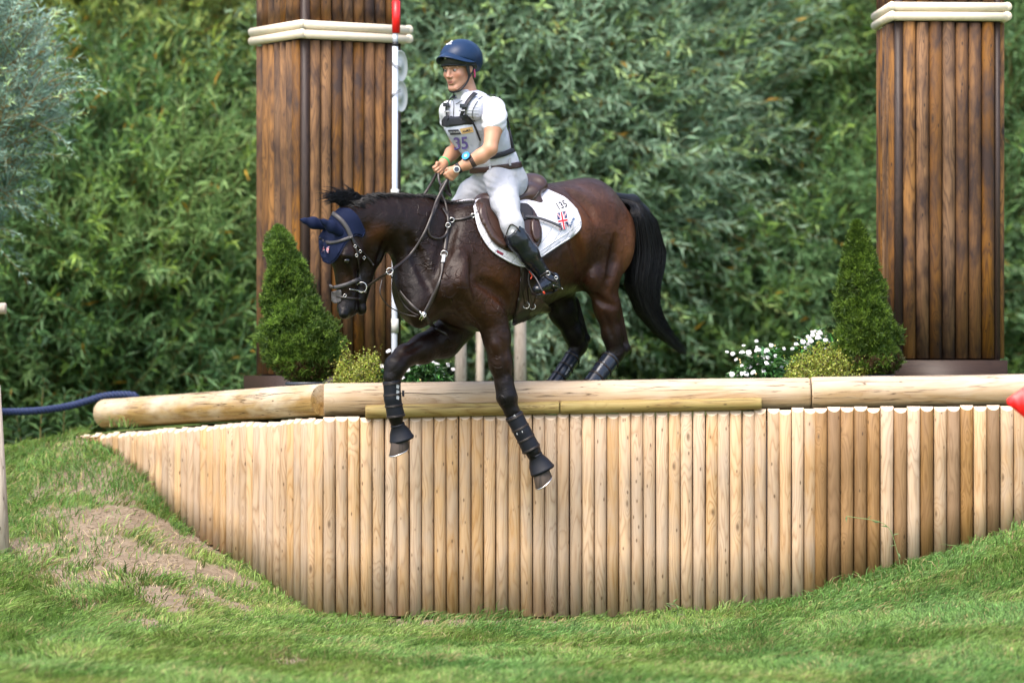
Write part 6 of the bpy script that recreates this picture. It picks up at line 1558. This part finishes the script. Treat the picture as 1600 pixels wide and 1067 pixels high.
seam = smooth_path(np.array([(808,322,0),(822,318,0),(835,309,0),(843,298,0)],float),6); cord(SA.snap(seam[:,0],seam[:,1],.001), .004, 'seam', M['leather'], sad, 6, 0)
sheet(HF, [(742,317),(752,312),(775,314),(800,318),(826,322),(838,338),(845,358),(845,376),(838,388),(822,394),(803,395),(786,390),(770,378),(758,358),(749,338)], .016, .010, 'flap', M['saddle'], sad, step=4, mirror=True)
sheet(HF, [(749,318),(757,320),(764,345),(776,366),(792,380),(786,388),(770,378),(758,358),(748,336)], .027, .006, 'knee_block', M['saddle'], sad, step=2.5, puff=.012, mirror=True)
sheet(HF, [(829,346),(834,343),(841,354),(844,368),(841,377),(836,378),(830,364)], .027, .006, 'calf_block', M['saddle'], sad, step=2.5, puff=.008, mirror=True)
sheet(HF, [(800,318),(826,320),(832,340),(812,344),(800,340)], .028, .004, 'skirt', M['leather'], sad, step=3, mirror=True)
strap(HF, [(800,336),(818,338),(838,340),(860,347),(878,355)], 5.5, .034, 'stirrup_leather_end', M['leatherpad'], sad, .003); strap(HF, [(818,333),(819,343)], 6, .038, 'keeper', M['leather'], sad, .003)
# girth, stirrup
sheet(HF, [(812,404),(838,404),(846,440),(850,470),(846,484),(832,494),(812,505),(800,508),(806,480),(812,445)], .004, .010, 'girth', M['leather'], sad, step=4, mirror=True)
sheet(HF, [(836,462),(846,468),(860,482),(856,488),(838,490),(826,494),(830,480)], .012, .006, 'girth_guard', M['saddle'], sad, step=3)
strap(HF, [(818,420),(818,450),(822,474)], 6, .016, 'girth_strap', M['leather'], sad); strap(HF, [(826,448),(828,468),(830,480)], 6, .016, 'girth_strap', M['leather'], sad)
ring_at(HF.snap([822],[477],.02)[0], .020, .0028, 'buckle', M['steel'], sad); ring_at(HF.snap([832],[479],.02)[0], .018, .0028, 'buckle', M['steel'], sad)
s0, s1 = .235, .335
cord([H(801,388,.30), H(818,412,.315), H(828,425,.34)], .006, 'stirrup_leather', M['leather'], sad)
cord([H(827,422,.345), H(838,436,.42), H(846,452,.46), H(850,459,.46)], .0045, 'stirrup_iron', M['leatherpad'], sad); cord([H(827,422,.335), H(826,440,.32), H(832,458,.32)], .0045, 'stirrup_iron', M['leatherpad'], sad)
cord([H(832,459,.32), H(842,461,.39), H(850,460,.46)], .010, 'stirrup_tread', M['leather'], sad)
M['orange'] = mat('orange_band', (.62,.06,.02), .5)[0]; cord([H(827,424,.35), H(831,431,.35), H(829,436,.35)], .004, 'stirrup_release', M['orange'], sad); cord([H(849,456,.475), H(851,459,.475)], .006, 'stirrup_release', M['orange'], sad)
# ---------------------------------------------------------------- bridle, reins, breastplate
br = tack_root('bridle', 'dark leather bridle with padded browband and noseband and its reins', 'bridle')
Lm, Pm = M['leather'], M['leatherpad']
strap(HF, [(520,333),(532,343),(542,356),(549,371)], 7, .012, 'headpiece', Pm, br, .006); strap(HF, [(500,371),(508,378),(520,379),(536,375),(550,370)], 5, .012, 'browband', Pm, br, .006)
strap(HF, [(549,370),(556,388),(560,408),(562,430),(564,446)], 4.5, .004, 'cheekpiece', Lm, br, .004); strap(HF, [(549,370),(560,386),(572,400),(583,414)], 3.5, .004, 'throatlash', Lm, br, .004)
strap(HF, [(516,447),(524,449),(540,445),(552,440),(562,436)], 6, .004, 'noseband', Pm, br, .008); strap(HF, [(519,462),(530,464),(545,466),(562,467)], 3.5, .004, 'flash_strap', Lm, br, .004)
sheet(HF, [(518,456),(532,453),(534,462),(532,472),(522,474),(518,466)], .002, .005, 'nose_pad', Pm, br, step=2)
for p in ((555,385),(557,399),(563,393),(569,403)): ring_at(HF.snap([p[0]],[p[1]],.010)[0], .008, .0018, 'buckle', M['steel'], br)
ring_at(HF.snap([539],[462],.010)[0], .009, .002, 'buckle', M['steel'], br)
bit = HF.snap([565],[449],.012)[0]; ring_at(bit, .031, .0038, 'bit_ring', M['steel'], br); cord(HF.snap(np.array([546,560,573.]), np.array([452,454,457.]), .016), .0035, 'bit_bar', M['steel'], br)
b2 = bit*np.array([1,-1,1])+np.array([0,2*hs,0]); ring_at(b2, .031, .0038, 'bit_ring', M['steel'], br)
def sp(px, py, off=.02): return HF.snap([px],[py],off)[0]
rein = [bit+np.array([-.025,.01,-.0]), H(590,436,.03), H(609,424,.12), sp(640,399,.010), sp(662,366,.010), sp(674,338,.012), H(683,312,.06), gl]
strap(None, None, 4.2, 0, 'rein', Lm, br, .003, 8, depth=rein)
strap(None, None, 4.2, 0, 'rein', Lm, br, .003, 8, depth=[b2+np.array([-.02,-.01,0]), H(570,400,-.32), H(610,345,-.30), H(655,312,-.22), H(672,290,-.19), gr])
strap(None, None, 4.0, 0, 'rein_loop', Lm, br, .003, 8, depth=[gl, H(690,300,.0), sp(682,322,.012), sp(670,350,.008), sp(672,368,.008), sp(686,373,.008), sp(698,364,.008), sp(700,342,.010), H(696,318,.05), H(688,296,.02), gl+np.array([0,0,-.01])])
strap(None, None, 4.0, 0, 'rein_loop', Lm, br, .003, 8, depth=[gr, H(686,282,-.12), H(694,296,-.05), H(704,306,-.12), H(700,290,-.10), gl+np.array([-.01,-.02,-.01])])
ring_at(H(609,424,.125), .020, .0032, 'martingale_ring', M['steel'], br)
bp = tack_root('breastplate', 'dark leather breastplate with steel rings across the bay chest', 'breastplate')
strap(HF, [(692,325),(700,338),(701,352),(698,372),(695,392)], 6.5, .004, 'shoulder_strap', Lm, bp, .005); strap(HF, [(691,410),(688,430),(680,455),(671,475),(663,490)], 7, .004, 'chest_strap', Lm, bp, .005)
strap(HF, [(624,455),(634,468),(646,480),(657,489)], 6, .004, 'chest_strap', Lm, bp, .005); strap(HF, [(705,344),(722,342),(738,337),(752,330)], 5, .004, 'wither_strap', Lm, bp, .005)
strap(HF, [(663,494),(675,508),(700,522)], 7, .004, 'belly_strap', Lm, bp, .005); strap(HF, [(694,398),(692,410)], 6, .008, 'elastic', M['label'], bp, .005)
for (x,y,r) in ((694,397,.020),(706,344,.014),(739,337,.012),(662,492,.014),(700,352,.014),(751,331,.014)): ring_at(HF.snap([x],[y],.010)[0], r, .0034, 'ring', M['steel'], bp)
for q in (((656,486),(662,499)),((655,499),(663,487)),((664,488),(658,501))):
    P = HF.snap(np.array([q[0][0],q[1][0]],float), np.array([q[0][1],q[1][1]],float), .016); cord(P, .0042, 'clip', M['steel'], bp, 6, 0)
cord([H(609,426,.125), H(618,448,.10), H(628,472,.08), sp(641,486,.012), sp(654,493,.012)], .0038, 'martingale_fork', Lm, bp)
cord([H(597,436,.06), H(594,458,.08), H(606,477,.08), H(630,490,.09), sp(652,495,.014)], .0038, 'martingale_fork', Lm, bp)
wh = tack_root('riding_whip', 'short black riding whip with white capped knob in the right hand', 'riding whip')
tpw = H(683,259,-.18); cord([tpw, gr, H(690,300,-.20), H(700,330,-.26), H(716,372,-.34)], .0048, 'shaft', M['web'], wh); cord([tpw+np.array([0,0,.002]), tpw+np.array([0.002,0,-.022])], .0085, 'knob', M['web'], wh, 10, 0); cord([tpw+np.array([.004,.004,.0025]), tpw+np.array([0,0,-.001])], .0072, 'cap', M['flagwhite'], wh, 10, 0)
